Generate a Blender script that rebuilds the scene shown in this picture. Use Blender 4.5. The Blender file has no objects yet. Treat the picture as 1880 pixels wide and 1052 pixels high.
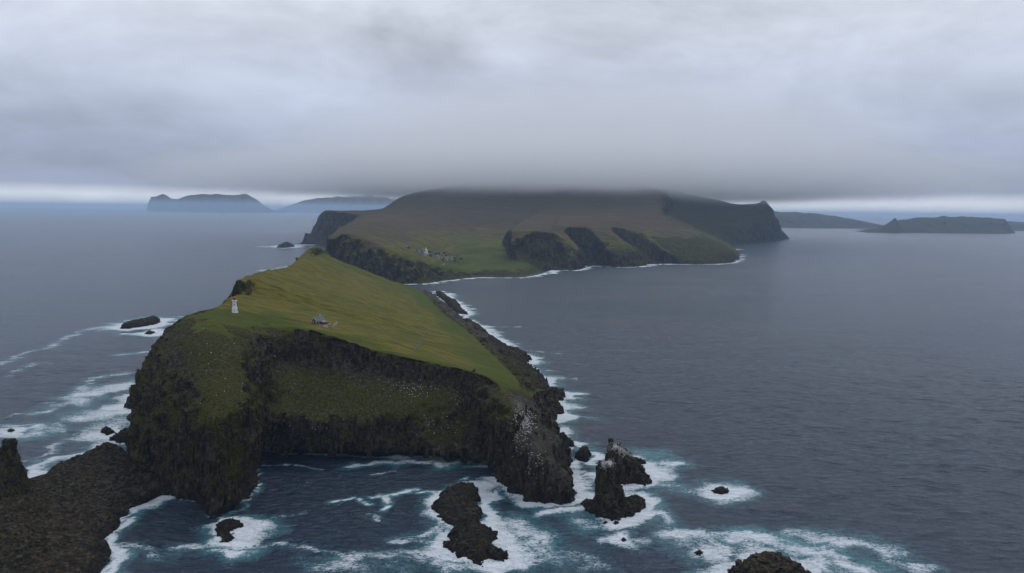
import bpy, math, random
import numpy as np
from mathutils import Matrix, Vector
from mathutils.bvhtree import BVHTree

random.seed(7)
rng = np.random.default_rng(11)
R = math.radians
scene = bpy.context.scene
COL = scene.collection

# ------------------------------------------------------------------ camera
F, H = 1400.0, 190.0                      # focal length in px of the 1880 px wide photograph, flying height in m
PITCH, ROLL = math.atan(138 / F), R(0.66)
cam_d = bpy.data.cameras.new('camera')
cam_d.sensor_width = 36.0
cam_d.lens = 36.0 * F / 1880
cam_d.clip_start = 1.0
cam_d.clip_end = 400000.0
cam = bpy.data.objects.new('camera', cam_d)
COL.objects.link(cam)
CAM = Matrix.Translation((0, 0, H)) @ Matrix.Rotation(math.pi / 2 - PITCH, 4, 'X') @ Matrix.Rotation(ROLL, 4, 'Z')
cam.matrix_world = CAM
scene.camera = cam

# ------------------------------------------------------------------ sky
SUN_EL, SUN_AZ = R(52), R(20)             # sun veiled by cloud, high and ahead of the camera
world = bpy.data.worlds.new('World')
scene.world = world
world.use_nodes = True
wt = world.node_tree
wt.nodes.clear()


def node(t, kind, loc=None, **kw):
    n = t.nodes.new(kind)
    for k, v in kw.items():
        setattr(n, k, v)
    return n


def math_n(t, op, a, b=None, c=None, clamp=False):
    n = t.nodes.new('ShaderNodeMath')
    n.operation = op
    n.use_clamp = clamp
    for i, v in enumerate((a, b, c)):
        if v is None:
            continue
        if isinstance(v, (int, float)):
            n.inputs[i].default_value = v
        else:
            t.links.new(v, n.inputs[i])
    return n.outputs[0]


def mixc(t, f, a, b, blend='MIX'):
    n = t.nodes.new('ShaderNodeMix')
    n.data_type = 'RGBA'
    n.blend_type = blend
    n.clamp_factor = True
    for s, v in ((n.inputs['Factor'], f), (n.inputs[6], a), (n.inputs[7], b)):
        if isinstance(v, (int, float)):
            s.default_value = v
        elif isinstance(v, tuple):
            s.default_value = (*v, 1) if len(v) == 3 else v
        else:
            t.links.new(v, s)
    return n.outputs[2]


def ramp(t, f, stops, interp='LINEAR'):
    n = t.nodes.new('ShaderNodeValToRGB')
    e = n.color_ramp.elements
    n.color_ramp.interpolation = interp
    while len(e) < len(stops):
        e.new(0.5)
    for el, (p, c) in zip(e, stops):
        el.position = p
        el.color = (c, c, c, 1) if isinstance(c, (int, float)) else (*c, 1)
    if f is not None:
        t.links.new(f, n.inputs[0])
    return n.outputs[0]


def maprange(t, v, a, b, c=0.0, d=1.0, smooth=True):
    n = t.nodes.new('ShaderNodeMapRange')
    n.interpolation_type = 'SMOOTHSTEP' if smooth else 'LINEAR'
    t.links.new(v, n.inputs[0])
    for i, x in enumerate((a, b, c, d)):
        n.inputs[i + 1].default_value = x
    return n.outputs[0]


def noise_n(t, vec, scale, detail=5, rough=0.55, dist=0.0, dims='3D'):
    n = t.nodes.new('ShaderNodeTexNoise')
    n.noise_dimensions = dims
    n.inputs['Scale'].default_value = scale
    n.inputs['Detail'].default_value = detail
    n.inputs['Roughness'].default_value = rough
    n.inputs['Distortion'].default_value = dist
    if vec is not None:
        t.links.new(vec, n.inputs['Vector'])
    return n.outputs['Fac']


def mapping(t, vec, scale=(1, 1, 1), rot=(0, 0, 0), loc=(0, 0, 0)):
    n = t.nodes.new('ShaderNodeMapping')
    t.links.new(vec, n.inputs['Vector'])
    n.inputs['Scale'].default_value = scale
    n.inputs['Rotation'].default_value = rot
    n.inputs['Location'].default_value = loc
    return n.outputs[0]


sky = node(wt, 'ShaderNodeTexSky', sky_type='NISHITA')
sky.sun_disc = False
sky.sun_elevation = SUN_EL
sky.sun_rotation = SUN_AZ
bg_clear = node(wt, 'ShaderNodeBackground')
bg_clear.inputs['Strength'].default_value = 0.09
wt.links.new(sky.outputs[0], bg_clear.inputs['Color'])
tc = node(wt, 'ShaderNodeTexCoord')
sep = node(wt, 'ShaderNodeSeparateXYZ')
wt.links.new(tc.outputs['Generated'], sep.inputs[0])
sz = sep.outputs['Z']
# the overcast deck seen from below: a plane over the sea, closing up towards the horizon
den = math_n(wt, 'ADD', math_n(wt, 'MAXIMUM', sz, 0.0), 0.13)
comb = node(wt, 'ShaderNodeCombineXYZ')
wt.links.new(math_n(wt, 'DIVIDE', sep.outputs['X'], den), comb.inputs[0])
wt.links.new(math_n(wt, 'DIVIDE', sep.outputs['Y'], den), comb.inputs[1])
deck = comb.outputs[0]
gen = tc.outputs['Generated']
n_big = noise_n(wt, mapping(wt, gen, (3.2, 3.2, 7.5), (0.05, 0, 0.25), (3.1, 0.4, 0.9)), 1.0, 6, 0.58, 0.25)
n_str = noise_n(wt, mapping(wt, deck, (0.8, 1.3, 1), (0, 0, -0.12), (0.3, 7.7, 0)), 1.0, 4, 0.55, 0.4)
base = ramp(wt, maprange(wt, sz, -0.02, 0.5, 0, 1, False), [
    (0.0, (0.80, 0.84, 0.89)), (0.066, (0.80, 0.83, 0.87)), (0.090, (0.37, 0.415, 0.53)), (0.18, (0.365, 0.415, 0.54)),
    (0.32, (0.50, 0.555, 0.68)), (0.50, (0.66, 0.71, 0.81)), (1.0, (0.63, 0.69, 0.81))])
var = math_n(wt, 'ADD', math_n(wt, 'MULTIPLY', math_n(wt, 'SUBTRACT', n_big, 0.5), 1.30),
             math_n(wt, 'MULTIPLY', math_n(wt, 'SUBTRACT', n_str, 0.5), 0.25))
gain = math_n(wt, 'ADD', 1.0, var)
cloudc = mixc(wt, 1.0, base, gain, 'MULTIPLY')
bg_cloud = node(wt, 'ShaderNodeBackground')
wt.links.new(cloudc, bg_cloud.inputs['Color'])
cover = maprange(wt, math_n(wt, 'ADD', math_n(wt, 'MULTIPLY', n_str, 0.5), math_n(wt, 'MULTIPLY', n_big, 0.5)), 0.78, 0.62, 0.75, 1.0)
mixs = node(wt, 'ShaderNodeMixShader')
wt.links.new(cover, mixs.inputs[0])
wt.links.new(bg_clear.outputs[0], mixs.inputs[1])
wt.links.new(bg_cloud.outputs[0], mixs.inputs[2])
wo = node(wt, 'ShaderNodeOutputWorld')
wt.links.new(mixs.outputs[0], wo.inputs[0])

sun_d = bpy.data.lights.new('sun', 'SUN')
sun_d.energy = 0.9
sun_d.angle = R(18)
sun_d.color = (1.0, 0.96, 0.9)
sun = bpy.data.objects.new('sun', sun_d)
COL.objects.link(sun)
sdir = Vector((math.sin(SUN_AZ) * math.cos(SUN_EL), math.cos(SUN_AZ) * math.cos(SUN_EL), math.sin(SUN_EL)))
sun.rotation_euler = sdir.to_track_quat('Z', 'Y').to_euler()
sun.location = sdir * 3000

vs = scene.view_settings
vs.view_transform = 'Standard'
vs.look = 'None'
vs.gamma = 1.0
vs.exposure = 0.06
vs.use_curve_mapping = False
cy = scene.cycles
cy.use_denoising = True
cy.max_bounces = 8
cy.diffuse_bounces = 2
cy.glossy_bounces = 2
cy.transmission_bounces = 2
cy.volume_bounces = 4
cy.use_adaptive_sampling = True
cy.adaptive_threshold = 0.02
cy.transparent_max_bounces = 8
cy.caustics_reflective = False
cy.caustics_refractive = False
cy.sample_clamp_indirect = 4.0

# ------------------------------------------------------------------ survey helpers
M3 = np.array(CAM.to_3x3())


def ray(px, py):
    d = M3 @ np.array([(px - 940) / F, -(py - 526) / F, -1.0])
    return d / np.linalg.norm(d)


def P(px, py, z=0.0):
    """ground point in metres at height z, sighted from the survey photograph"""
    d = ray(px, py)
    return np.array([0, 0, H]) + d * ((z - H) / d[2])


def PY(px, py, Y):
    """ground point in metres at distance Y"""
    d = ray(px, py)
    return np.array([0, 0, H]) + d * (Y / d[1])


# ------------------------------------------------------------------ noise
_perm = rng.permutation(256).astype(np.int32)
_perm = np.concatenate([_perm, _perm, _perm])
_g = rng.normal(size=(256, 3))
_g = (_g / np.linalg.norm(_g, axis=1, keepdims=True)).astype(np.float32)


def perlin(p):
    p = np.asarray(p, np.float32)
    i = np.floor(p).astype(np.int32)
    f = p - i
    u = f * f * f * (f * (f * 6 - 15) + 10)
    i &= 255
    out = np.zeros(len(p), np.float32)
    for dx in (0, 1):
        wx = u[:, 0] if dx else 1 - u[:, 0]
        hx = _perm[i[:, 0] + dx]
        for dy in (0, 1):
            wy = wx * (u[:, 1] if dy else 1 - u[:, 1])
            hy = _perm[hx + i[:, 1] + dy]
            for dz in (0, 1):
                w = wy * (u[:, 2] if dz else 1 - u[:, 2])
                g = _g[_perm[hy + i[:, 2] + dz]]
                out += w * (g[:, 0] * (f[:, 0] - dx) + g[:, 1] * (f[:, 1] - dy) + g[:, 2] * (f[:, 2] - dz))
    return out * 1.6


def fbm(p, o=4, gain=0.5):
    p = np.asarray(p, np.float32)
    s = np.zeros(len(p), np.float32)
    a, t = 1.0, 0.0
    for k in range(o):
        s += a * perlin(p * (2.03 ** k) + 17.3 * k)
        t += a
        a *= gain
    return s / t


def ridged(p, o=3):
    p = np.asarray(p, np.float32)
    s = np.zeros(len(p), np.float32)
    a, t = 1.0, 0.0
    for k in range(o):
        s += a * (1 - np.abs(perlin(p * (2.03 ** k) + 9.1 * k)) * 2)
        t += a
        a *= 0.5
    return s / t


def sstep(a, b, x):
    t = np.clip((x - a) / (b - a), 0, 1)
    return t * t * (3 - 2 * t)


# ------------------------------------------------------------------ mesh helpers
def tag(o, label=None, cat=None, group=None, kind=None):
    for k, v in (('label', label), ('category', cat), ('group', group), ('kind', kind)):
        if v:
            o[k] = v
    return o


def link(name, me, mat=None, parent=None):
    o = bpy.data.objects.new(name, me)
    COL.objects.link(o)
    if mat and me:
        me.materials.append(mat)
    if parent:
        o.parent = parent
    return o


def raw_mesh(name, V, Fc, smooth=True, attrs=None):
    """V (n,3); Fc (m,4) or (m,3) int array; attrs {name: (n,4) colours}"""
    V = np.asarray(V, np.float32)
    Fc = np.asarray(Fc, np.int32)
    me = bpy.data.meshes.new(name)
    k = Fc.shape[1]
    me.vertices.add(len(V))
    me.vertices.foreach_set('co', V.ravel())
    me.loops.add(Fc.size)
    me.loops.foreach_set('vertex_index', Fc.ravel())
    me.polygons.add(len(Fc))
    me.polygons.foreach_set('loop_start', np.arange(0, Fc.size, k, dtype=np.int32))
    me.polygons.foreach_set('loop_total', np.full(len(Fc), k, np.int32))
    me.update(calc_edges=True)
    me.polygons.foreach_set('use_smooth', np.full(len(Fc), smooth))
    for n, c in (attrs or {}).items():
        a = me.color_attributes.new(n, 'FLOAT_COLOR', 'POINT')
        a.data.foreach_set('color', np.asarray(c, np.float32).ravel())
    return me


def grid_faces(n, m, wrap=False):
    i = np.arange(n - 1)[:, None]
    j = np.arange(m if wrap else m - 1)[None, :]
    j2 = (j + 1) % m
    return np.stack([i * m + j, i * m + j2, (i + 1) * m + j2, (i + 1) * m + j], -1).reshape(-1, 4)


def pchip_rows(A, sub):
    """A (n,k): interpolate along axis 0, sub[i] steps in span i, shape preserving"""
    n = len(A)
    d = np.diff(A, axis=0)
    m = np.zeros_like(A)
    for i in range(1, n - 1):
        a, b = d[i - 1], d[i]
        ok = a * b > 0
        with np.errstate(divide='ignore', invalid='ignore'):
            h = 2 * a * b / (a + b)
        m[i] = np.where(ok, h, 0)
    m[0], m[-1] = d[0], d[-1]
    out = []
    for i in range(n - 1):
        t = np.linspace(0, 1, sub[i], endpoint=False)[:, None]
        h00 = 2 * t**3 - 3 * t**2 + 1
        h10 = t**3 - 2 * t**2 + t
        h01 = -2 * t**3 + 3 * t**2
        h11 = t**3 - t**2
        out.append(h00 * A[i] + h10 * m[i] + h01 * A[i + 1] + h11 * m[i + 1])
    out.append(A[-1:])
    return np.concatenate(out)


def loft(net, rsub, csub):
    net = np.asarray(net, float)
    r, c, _ = net.shape
    a = pchip_rows(net.reshape(r, c * 3), rsub)
    n = len(a)
    b = a.reshape(n, c, 3).transpose(1, 0, 2).reshape(c, n * 3)
    b = pchip_rows(b, csub)
    return b.reshape(len(b), n, 3).transpose(1, 0, 2).copy()


def normals(G):
    du = np.gradient(G, axis=1)
    dv = np.gradient(G, axis=0)
    n = np.cross(du, dv)
    n /= np.linalg.norm(n, axis=2, keepdims=True) + 1e-9
    return n


def blur(A, k):
    for ax in (0, 1):
        for _ in range(k):
            B = A.copy()
            s0 = [slice(None)] * A.ndim
            s1 = list(s0)
            s2 = list(s0)
            s0[ax], s1[ax], s2[ax] = slice(1, -1), slice(0, -2), slice(2, None)
            B[tuple(s0)] = 0.5 * A[tuple(s0)] + 0.25 * A[tuple(s1)] + 0.25 * A[tuple(s2)]
            A = B
    return A


def blocks(cen, w, h, tilt=0.12, sides=6, lean=None):
    """many irregular rock prisms in one go: cen (n,3) centres, w (n,) half widths, h (n,) half heights"""
    n_ = len(cen)
    th = (np.arange(sides) + rng.uniform(-.28, .28, (n_, sides))) * 2 * math.pi / sides + rng.uniform(0, 6, (n_, 1))
    asp = rng.uniform(0.65, 1.4, (n_, 1))
    rad = w[:, None] * rng.uniform(0.75, 1.2, (n_, sides))
    x = np.cos(th) * rad * asp
    y = np.sin(th) * rad / asp
    tp = rng.uniform(0.7, 1.0, (n_, 1))
    top = h[:, None] * (1 + rng.uniform(-.25, .1, (n_, sides)))
    if lean is None:
        lean = rng.normal(0, tilt, (n_, 2))
    V = np.zeros((n_, 2 * sides, 3))
    V[:, :sides, 0] = x - lean[:, :1] * h[:, None]
    V[:, :sides, 1] = y - lean[:, 1:] * h[:, None]
    V[:, :sides, 2] = -h[:, None]
    V[:, sides:, 0] = x * tp + lean[:, :1] * h[:, None]
    V[:, sides:, 1] = y * tp + lean[:, 1:] * h[:, None]
    V[:, sides:, 2] = top
    V += cen[:, None, :]
    F4 = []
    for i in range(sides):
        F4.append((i, (i + 1) % sides, sides + (i + 1) % sides, sides + i))
    for i in range(0, sides - 2, 2):
        F4.append((sides, sides + i + 1, sides + i + 2, sides + (i + 3) % sides))
    F4 = np.array(F4)
    Fc = (np.arange(n_) * 2 * sides)[:, None, None] + F4[None]
    return V.reshape(-1, 3), Fc.reshape(-1, 4)


# ------------------------------------------------------------------ materials
def new_mat(name):
    m = bpy.data.materials.new(name)
    m.use_nodes = True
    t = m.node_tree
    b = t.nodes['Principled BSDF']
    return m, t, b


def simple(name, col, rough=0.7, var=0.15, scale=1.0, bump=0.0):
    m, t, b = new_mat(name)
    g = node(t, 'ShaderNodeTexCoord')
    nz = noise_n(t, g.outputs['Object'], scale, 5, 0.6)
    dark = tuple(c * (1 - var * 2) for c in col)
    lite = tuple(min(1, c * (1 + var)) for c in col)
    c = mixc(t, maprange(t, nz, 0.3, 0.7), dark, lite)
    t.links.new(c, b.inputs['Base Color'])
    b.inputs['Roughness'].default_value = rough
    if bump:
        bp = node(t, 'ShaderNodeBump')
        bp.inputs['Strength'].default_value = bump
        t.links.new(nz, bp.inputs['Height'])
        t.links.new(bp.outputs[0], b.inputs['Normal'])
    return m


def terrain_mat(name, far=False):
    """rock, moss, grass and bird-whitened rock; the colour attribute says which grows where
    R grass, G moss, B whitening, A brown moor / dry grass"""
    m, t, b = new_mat(name)
    geo = node(t, 'ShaderNodeNewGeometry')
    pos = geo.outputs['Position']
    at = node(t, 'ShaderNodeVertexColor', layer_name='cover')
    sp = node(t, 'ShaderNodeSeparateColor')
    t.links.new(at.outputs['Color'], sp.inputs[0])
    gr, mo, wh, dry = sp.outputs[0], sp.outputs[1], sp.outputs[2], at.outputs['Alpha']
    k = 0.25 if far else 1.0
    # rock
    nA = noise_n(t, mapping(t, pos, (0.34 * k, 0.34 * k, 0.085 * k)), 1.0, 4, 0.75)
    nB = noise_n(t, mapping(t, pos, (0.06 * k, 0.06 * k, 0.08 * k)), 1.0, 4, 0.65)
    nC = noise_n(t, pos, 0.75 * k, 4, 0.7)
    rock = mixc(t, maprange(t, nA, 0.38, 0.66), (0.004, 0.0036, 0.0028), (0.068, 0.051, 0.026))
    rock = mixc(t, maprange(t, nB, 0.52, 0.64, 0, 0.8), rock, (0.038, 0.026, 0.012))
    rock = mixc(t, math_n(t, 'MULTIPLY', maprange(t, nC, 0.56, 0.68), maprange(t, nB, 0.40, 0.58, 0.75, 0.05)), rock, (0.12, 0.112, 0.095))
    vo = node(t, 'ShaderNodeTexVoronoi')
    vo.inputs['Scale'].default_value = 0.42 * k
    t.links.new(mapping(t, pos, (1, 1, 0.6)), vo.inputs['Vector'])
    vs_ = node(t, 'ShaderNodeSeparateColor')
    t.links.new(vo.outputs['Color'], vs_.inputs[0])
    pale = math_n(t, 'MULTIPLY', maprange(t, vs_.outputs[0], 0.80, 0.9), maprange(t, nC, 0.42, 0.58))
    rock = mixc(t, math_n(t, 'MULTIPLY', pale, 0.6), rock, (0.105, 0.098, 0.078))
    rock = mixc(t, math_n(t, 'MULTIPLY', dry, maprange(t, nC, 0.3, 0.6, 0.5, 1.0)), rock, (0.095, 0.083, 0.070))
    dark_cell = maprange(t, vs_.outputs[1], 0.78, 0.88, 0, 0.5)  # random cells of the rock turned nearly black
    rock = mixc(t, dark_cell, rock, (0.004, 0.0038, 0.0036))
    # wet, weed-dark rock at the tide line
    sp3 = node(t, 'ShaderNodeSeparateXYZ')
    t.links.new(pos, sp3.inputs[0])
    wet = maprange(t, math_n(t, 'ADD', sp3.outputs['Z'], math_n(t, 'MULTIPLY', math_n(t, 'SUBTRACT', nB, 0.5), 10.0)), 2.0, 7.0, 0.75, 0.0)
    rock = mixc(t, wet, rock, (0.010, 0.008, 0.0075))
    # moss
    mossc = mixc(t, maprange(t, nC, 0.35, 0.65), (0.013, 0.016, 0.002), (0.070, 0.066, 0.008))
    c = mixc(t, maprange(t, math_n(t, 'ADD', mo, math_n(t, 'MULTIPLY', math_n(t, 'SUBTRACT', math_n(t, 'ADD', math_n(t, 'MULTIPLY', nC, 0.5), math_n(t, 'MULTIPLY', nA, 0.5)), 0.5), 2.2)), 0.35, 0.80, 0, 0.92), rock, mossc)
    vp = node(t, 'ShaderNodeTexVoronoi')
    vp.inputs['Scale'].default_value = 0.62 * k
    t.links.new(pos, vp.inputs['Vector'])
    vps = node(t, 'ShaderNodeSeparateColor')
    t.links.new(vp.outputs['Color'], vps.inputs[0])
    spk = math_n(t, 'MULTIPLY', maprange(t, vps.outputs[0], 0.82, 0.92), maprange(t, nB, 0.42, 0.58))
    c = mixc(t, math_n(t, 'MULTIPLY', spk, 0.55), c, (0.10, 0.094, 0.075))
    c = mixc(t, maprange(t, vps.outputs[1], 0.80, 0.90, 0, 0.45), c, (0.008, 0.009, 0.003))
    # grass, straw streaks along the tilted lava beds, terrace shadows painted as dark ones
    st = noise_n(t, mapping(t, pos, (0.0035, 0.0035, 0.085) if far else (0.018, 0.11, 0.06), (0, 0, R(-24))), 1.0, 4, 0.62, 0.4)
    st2 = noise_n(t, mapping(t, pos, (0.05 * k, 0.30 * k, 0.2 * k), (0, 0, R(-30))), 1.0, 3, 0.6)
    fine = noise_n(t, pos, 0.9 * k, 3, 0.7)
    patch = noise_n(t, pos, 0.011 * k, 3, 0.55)
    green = mixc(t, maprange(t, fine, 0.3, 0.7), (0.036, 0.052, 0.004), (0.076, 0.090, 0.008))
    straw = mixc(t, maprange(t, st2, 0.35, 0.65), (0.080, 0.070, 0.007), (0.150, 0.124, 0.020))
    brown = mixc(t, maprange(t, st2, 0.3, 0.7), (0.045, 0.035, 0.019), (0.095, 0.072, 0.040))
    dv = math_n(t, 'ADD', math_n(t, 'ADD', math_n(t, 'MULTIPLY', dry, 0.55), math_n(t, 'MULTIPLY', st, 0.9)), math_n(t, 'MULTIPLY', patch, 0.35))
    gc = mixc(t, maprange(t, dv, 0.74, 0.98), green, straw)
    gc = mixc(t, maprange(t, st, 0.44, 0.34, 0, 0.6), gc, (0.026, 0.036, 0.006))  # dark streaks put terrace shadows into the grass colour
    gc = mixc(t, maprange(t, fine, 0.56, 0.68, 0, 0.5), gc, (0.028, 0.036, 0.005))
    gc = mixc(t, maprange(t, patch, 0.56, 0.66, 0, 0.35), gc, (0.030, 0.044, 0.006))
    if far:
        gc = mixc(t, maprange(t, math_n(t, 'ADD', dry, math_n(t, 'MULTIPLY', math_n(t, 'SUBTRACT', st, 0.5), 0.9)), 0.42, 0.80), gc, brown)
    gsel = maprange(t, math_n(t, 'ADD', gr, math_n(t, 'MULTIPLY', math_n(t, 'SUBTRACT', nC, 0.5), 0.5)), 0.38, 0.62)
    c = mixc(t, gsel, c, gc)
    # droppings below the colonies
    wn = noise_n(t, mapping(t, pos, (0.8, 0.8, 0.25)), 1.0, 4, 0.7)
    c = mixc(t, maprange(t, math_n(t, 'ADD', math_n(t, 'MULTIPLY', wh, 0.34), wn), 0.80, 1.0, 0, 0.8), c, (0.36, 0.35, 0.33))
    t.links.new(c, b.inputs['Base Color'])
    rr = math_n(t, 'SUBTRACT', 0.9, math_n(t, 'MULTIPLY', wet, 0.45))
    t.links.new(rr, b.inputs['Roughness'])
    b.inputs['Specular IOR Level'].default_value = 0.08
    bp = node(t, 'ShaderNodeBump')
    bp.inputs['Strength'].default_value = 1.0
    bp.inputs['Distance'].default_value = 2.0 / k
    hh = math_n(t, 'ADD', math_n(t, 'MULTIPLY', nA, 0.6), math_n(t, 'MULTIPLY', nC, 0.8))
    hh = math_n(t, 'MULTIPLY', hh, math_n(t, 'SUBTRACT', 1.0, math_n(t, 'MULTIPLY', gsel, 0.45)))
    t.links.new(hh, bp.inputs['Height'])
    t.links.new(bp.outputs[0], b.inputs['Normal'])
    return m


MAT_NEAR = terrain_mat('islet_ground')
MAT_FAR = terrain_mat('moorland_ground', far=True)
COAST = []                                # (x, y, reach in m) along every waterline, for the surf


def add_coast(pts, reach, step=4.0, closed=False):
    pts = [np.asarray(p, float)[:2] for p in pts]
    if closed:
        pts = pts + [pts[0]]
    for a, b_ in zip(pts[:-1], pts[1:]):
        n = max(1, int(np.linalg.norm(b_ - a) / step))
        for i in range(n):
            q = a + (b_ - a) * i / n
            COAST.append((q[0], q[1], reach))


# ------------------------------------------------------------------ the near islet
def interp_pts(a, b_, fr, sag=0.0):
    return [a + (b_ - a) * f - np.array([0, 0, sag * math.sin(math.pi * f)]) for f in fr]


def Z(p, z):
    q = np.array(p, float)
    q[2] = z
    return q


W = []                                    # control net, rows front to back, 15 columns west to east
b0 = [P(238, 851), P(310, 905), P(395, 950), P(453, 914)]
cave = [P(470, 800), P(560, 812), P(700, 815), P(830, 818), P(915, 850)]
leg = [P(928, 893), P(985, 927), P(1055, 916), P(1040, 868), P(1012, 775)]
W.append([Z((-300, 640, 0), -3)] + [Z(p, -3) for p in b0 + cave + leg])
W.append([Z((-298, 640, 0), 4), P(239, 838, 4), P(312, 894, 4), P(396, 934, 5), P(453, 898, 5)]
         + [P(462, 820, 8), P(560, 822, 9), P(700, 826, 9), P(830, 832, 8), P(915, 850, 7)]
         + [P(930, 880, 4), P(987, 912, 4), P(1050, 906, 4), P(1036, 860, 4), P(1009, 768, 4)])
W.append([Z((-296, 642, 0), 30), P(247, 785, 30), P(318, 830, 28), P(397, 868, 30), P(450, 838, 30)]
         + [P(468, 778, 32), P(560, 776, 30), P(700, 785, 26), P(830, 785, 23), P(912, 808, 24)]
         + [P(934, 820, 28), P(982, 848, 25), P(1030, 846, 20), P(1022, 815, 16), P(1004, 755, 10)])
W.append([Z((-293, 645, 0), 55), P(258, 712, 55), P(325, 745, 56), P(398, 768, 62), P(446, 752, 62)]
         + [P(475, 735, 50), P(560, 722, 46), P(700, 742, 40), P(830, 742, 38), P(908, 775, 40)]
         + [P(938, 778, 44), P(965, 775, 44), P(995, 772, 40), P(1003, 762, 28), P(1000, 745, 15)])
W.append([Z((-288, 648, 0), 78), P(272, 660, 73), P(335, 668, 78), P(400, 690, 76), P(446, 690, 74)]
         + [P(480, 670, 70), P(560, 660, 66), P(700, 696, 54), P(830, 712, 48), P(905, 740, 50)]
         + [P(935, 752, 51), P(958, 753, 50), P(980, 752, 46), P(994, 748, 34), P(1000, 738, 15)])
W.append([Z((-276, 655, 0), 92), P(298, 618, 88), P(345, 607, 95), P(402, 616, 94), P(446, 625, 90)]
         + [P(490, 620, 86), P(560, 622, 82), P(700, 662, 66), P(830, 686, 58), P(905, 712, 55)]
         + [P(930, 725, 54), P(952, 728, 52), P(975, 735, 46), P(990, 732, 34), P(999, 728, 12)])
# cliff top, the grass begins
W.append([Z((-268, 668, 0), 60), P(330, 589, 99), P(365, 573, 103), P(404, 578, 101), P(446, 588, 97)]
         + [P(500, 594, 93), P(560, 603, 90), P(700, 645, 73), P(830, 674, 63), P(895, 690, 61)]
         + [P(920, 701, 57), P(942, 710, 52), P(966, 722, 46), P(984, 720, 32), P(997, 716, 8)])


def back_row(crest, crest2, border, coast, foot_dx, sag, fz=1.0, zc=-3):
    """west foot, crest, second crest point, straight grass slope to the rock border, rock shelf, waterline"""
    foot = Z((crest[0] - foot_dx, crest[1] + 15, 0), -3)
    g = interp_pts(crest2, border, [i / 9 for i in range(10)], sag)
    shelf = border + (coast - border) * 0.5
    shelf[2] = border[2] * 0.5 + 1
    return [foot, crest] + g + [border + (shelf - border) * 0.4, shelf, Z(coast, zc)]


W.append(back_row(P(404, 562, 104), P(420, 562, 104), P(944, 697, 44), P(996, 708), 30, -3))
W.append(back_row(P(419, 549, 106), P(432, 556, 104), P(922, 676, 33), P(990, 692), 35, -2))
W.append(back_row(P(437, 546, 97), P(472, 546, 96), P(905, 658, 27), P(972, 674), 35, -2))
W.append(back_row(P(433, 520, 113), P(468, 511, 113), P(890, 644, 24), P(955, 660), 40, 0))
W.append(back_row(P(470, 503, 112), P(490, 503, 110), P(866, 620, 20), P(925, 640), 45, 1))
W.append(back_row(P(528, 491, 109), P(540, 493, 107), P(826, 588, 18), P(884, 608), 45, 2))
W.append(back_row(P(548, 478, 112), P(562, 482, 109), P(806, 573, 16), P(858, 588), 45, 2))
W.append(back_row(P(570, 456, 118), P(585, 468, 104), P(790, 556, 14), P(828, 562), 50, 3))
W.append(back_row(P(596, 463, 100), P(608, 474, 90), P(772, 533, 9), P(800, 541), 50, 4))
W.append([Z(p, -4) + np.array([0, 30, 0]) for p in W[-1]])
W = np.array(W)
rsub = [10, 26, 28, 30, 30, 22] + [16, 18, 20, 14, 26, 26, 22, 26, 24, 14]
csub = [30, 48, 48, 42, 46, 50, 70, 66, 50, 34, 44, 40, 30, 30]
G = loft(W, rsub, csub)
G = blur(G, 3)
n, m_, _ = G.shape
vr = np.concatenate([np.linspace(i, i + 1, s, endpoint=False) for i, s in enumerate(rsub)] + [[len(rsub)]])
uc = np.concatenate([np.linspace(i, i + 1, s, endpoint=False) for i, s in enumerate(csub)] + [[len(csub)]])
VV, UU = np.meshgrid(vr, uc, indexing='ij')
N0 = blur(normals(G), 4)
N0 /= np.linalg.norm(N0, axis=2, keepdims=True)
p = G.reshape(-1, 3)
nn = N0.reshape(-1, 3)
uf, vf = UU.ravel(), VV.ravel()
steep = sstep(0.15, 0.55, 1 - np.abs(nn[:, 2]))
front = sstep(6.4, 5.6, vf)
shelf = np.maximum(sstep(11.2, 12.0, uf) * sstep(5.8, 6.6, vf), 0)
rocky = np.clip(np.maximum(steep, shelf * 0.8), 0, 1)
big = fbm(p / 38, 4)
mid = fbm(p / 12 + 5, 4)
gul = ridged(p / np.array([17, 17, 95]) + 2.2, 3)
col_ = ridged(p / np.array([3.6, 3.6, 30]), 3)
fine_ = fbm(p / 2.6, 3)
strat = (p[:, 2] + 0.10 * p[:, 0] - 0.04 * p[:, 1]) / 13.0 + 0.9 * fbm(p / 40 + 3, 3)
saw = strat - np.floor(strat)
hollow = 9 * np.exp(-((uf - 7.2) / 0.55) ** 2 - ((vf - 4.35) / 0.28) ** 2) + 7 * np.exp(-((uf - 8.3) / 0.22) ** 2 - ((vf - 4.1) / 0.22) ** 2) + 5 * np.exp(-((uf - 3.9) / 0.5) ** 2 - ((vf - 5.0) / 0.25) ** 2)
ledge = sstep(0.0, 0.25, saw) * (1 - sstep(0.45, 1.0, saw))
lmask = sstep(-0.15, 0.35, fbm(p / 33 + 71, 3))
low = sstep(75, 45, p[:, 2])
blk = np.floor(4 * fbm(p / np.array([7, 7, 9]) + 3, 2)) / 4
d = rocky * (9.0 * big + 4.6 * mid + 6.0 * (gul - 0.45) + (0.5 + 1.3 * low) * (col_ - 0.4) + 1.1 * fine_ + 1.6 * blk)
hn = nn * np.array([1, 1, 0.15])
hn /= np.linalg.norm(hn, axis=1, keepdims=True) + 1e-6
d = d - hollow * (0.7 + 0.6 * mid)
q = p + nn * d[:, None] + hn * (steep * 3.6 * (ledge - 0.45) * lmask)[:, None]
gz = (1 - rocky) * (0.9 * fbm(p / 28 + 2, 3) + 0.25 * fbm(p / 5, 2))
strat2 = (p[:, 1] * 0.42 + p[:, 0] * 0.30) / 21.0 + 0.5 * fbm(p / 60, 2)
s2 = strat2 - np.floor(strat2)
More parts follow.
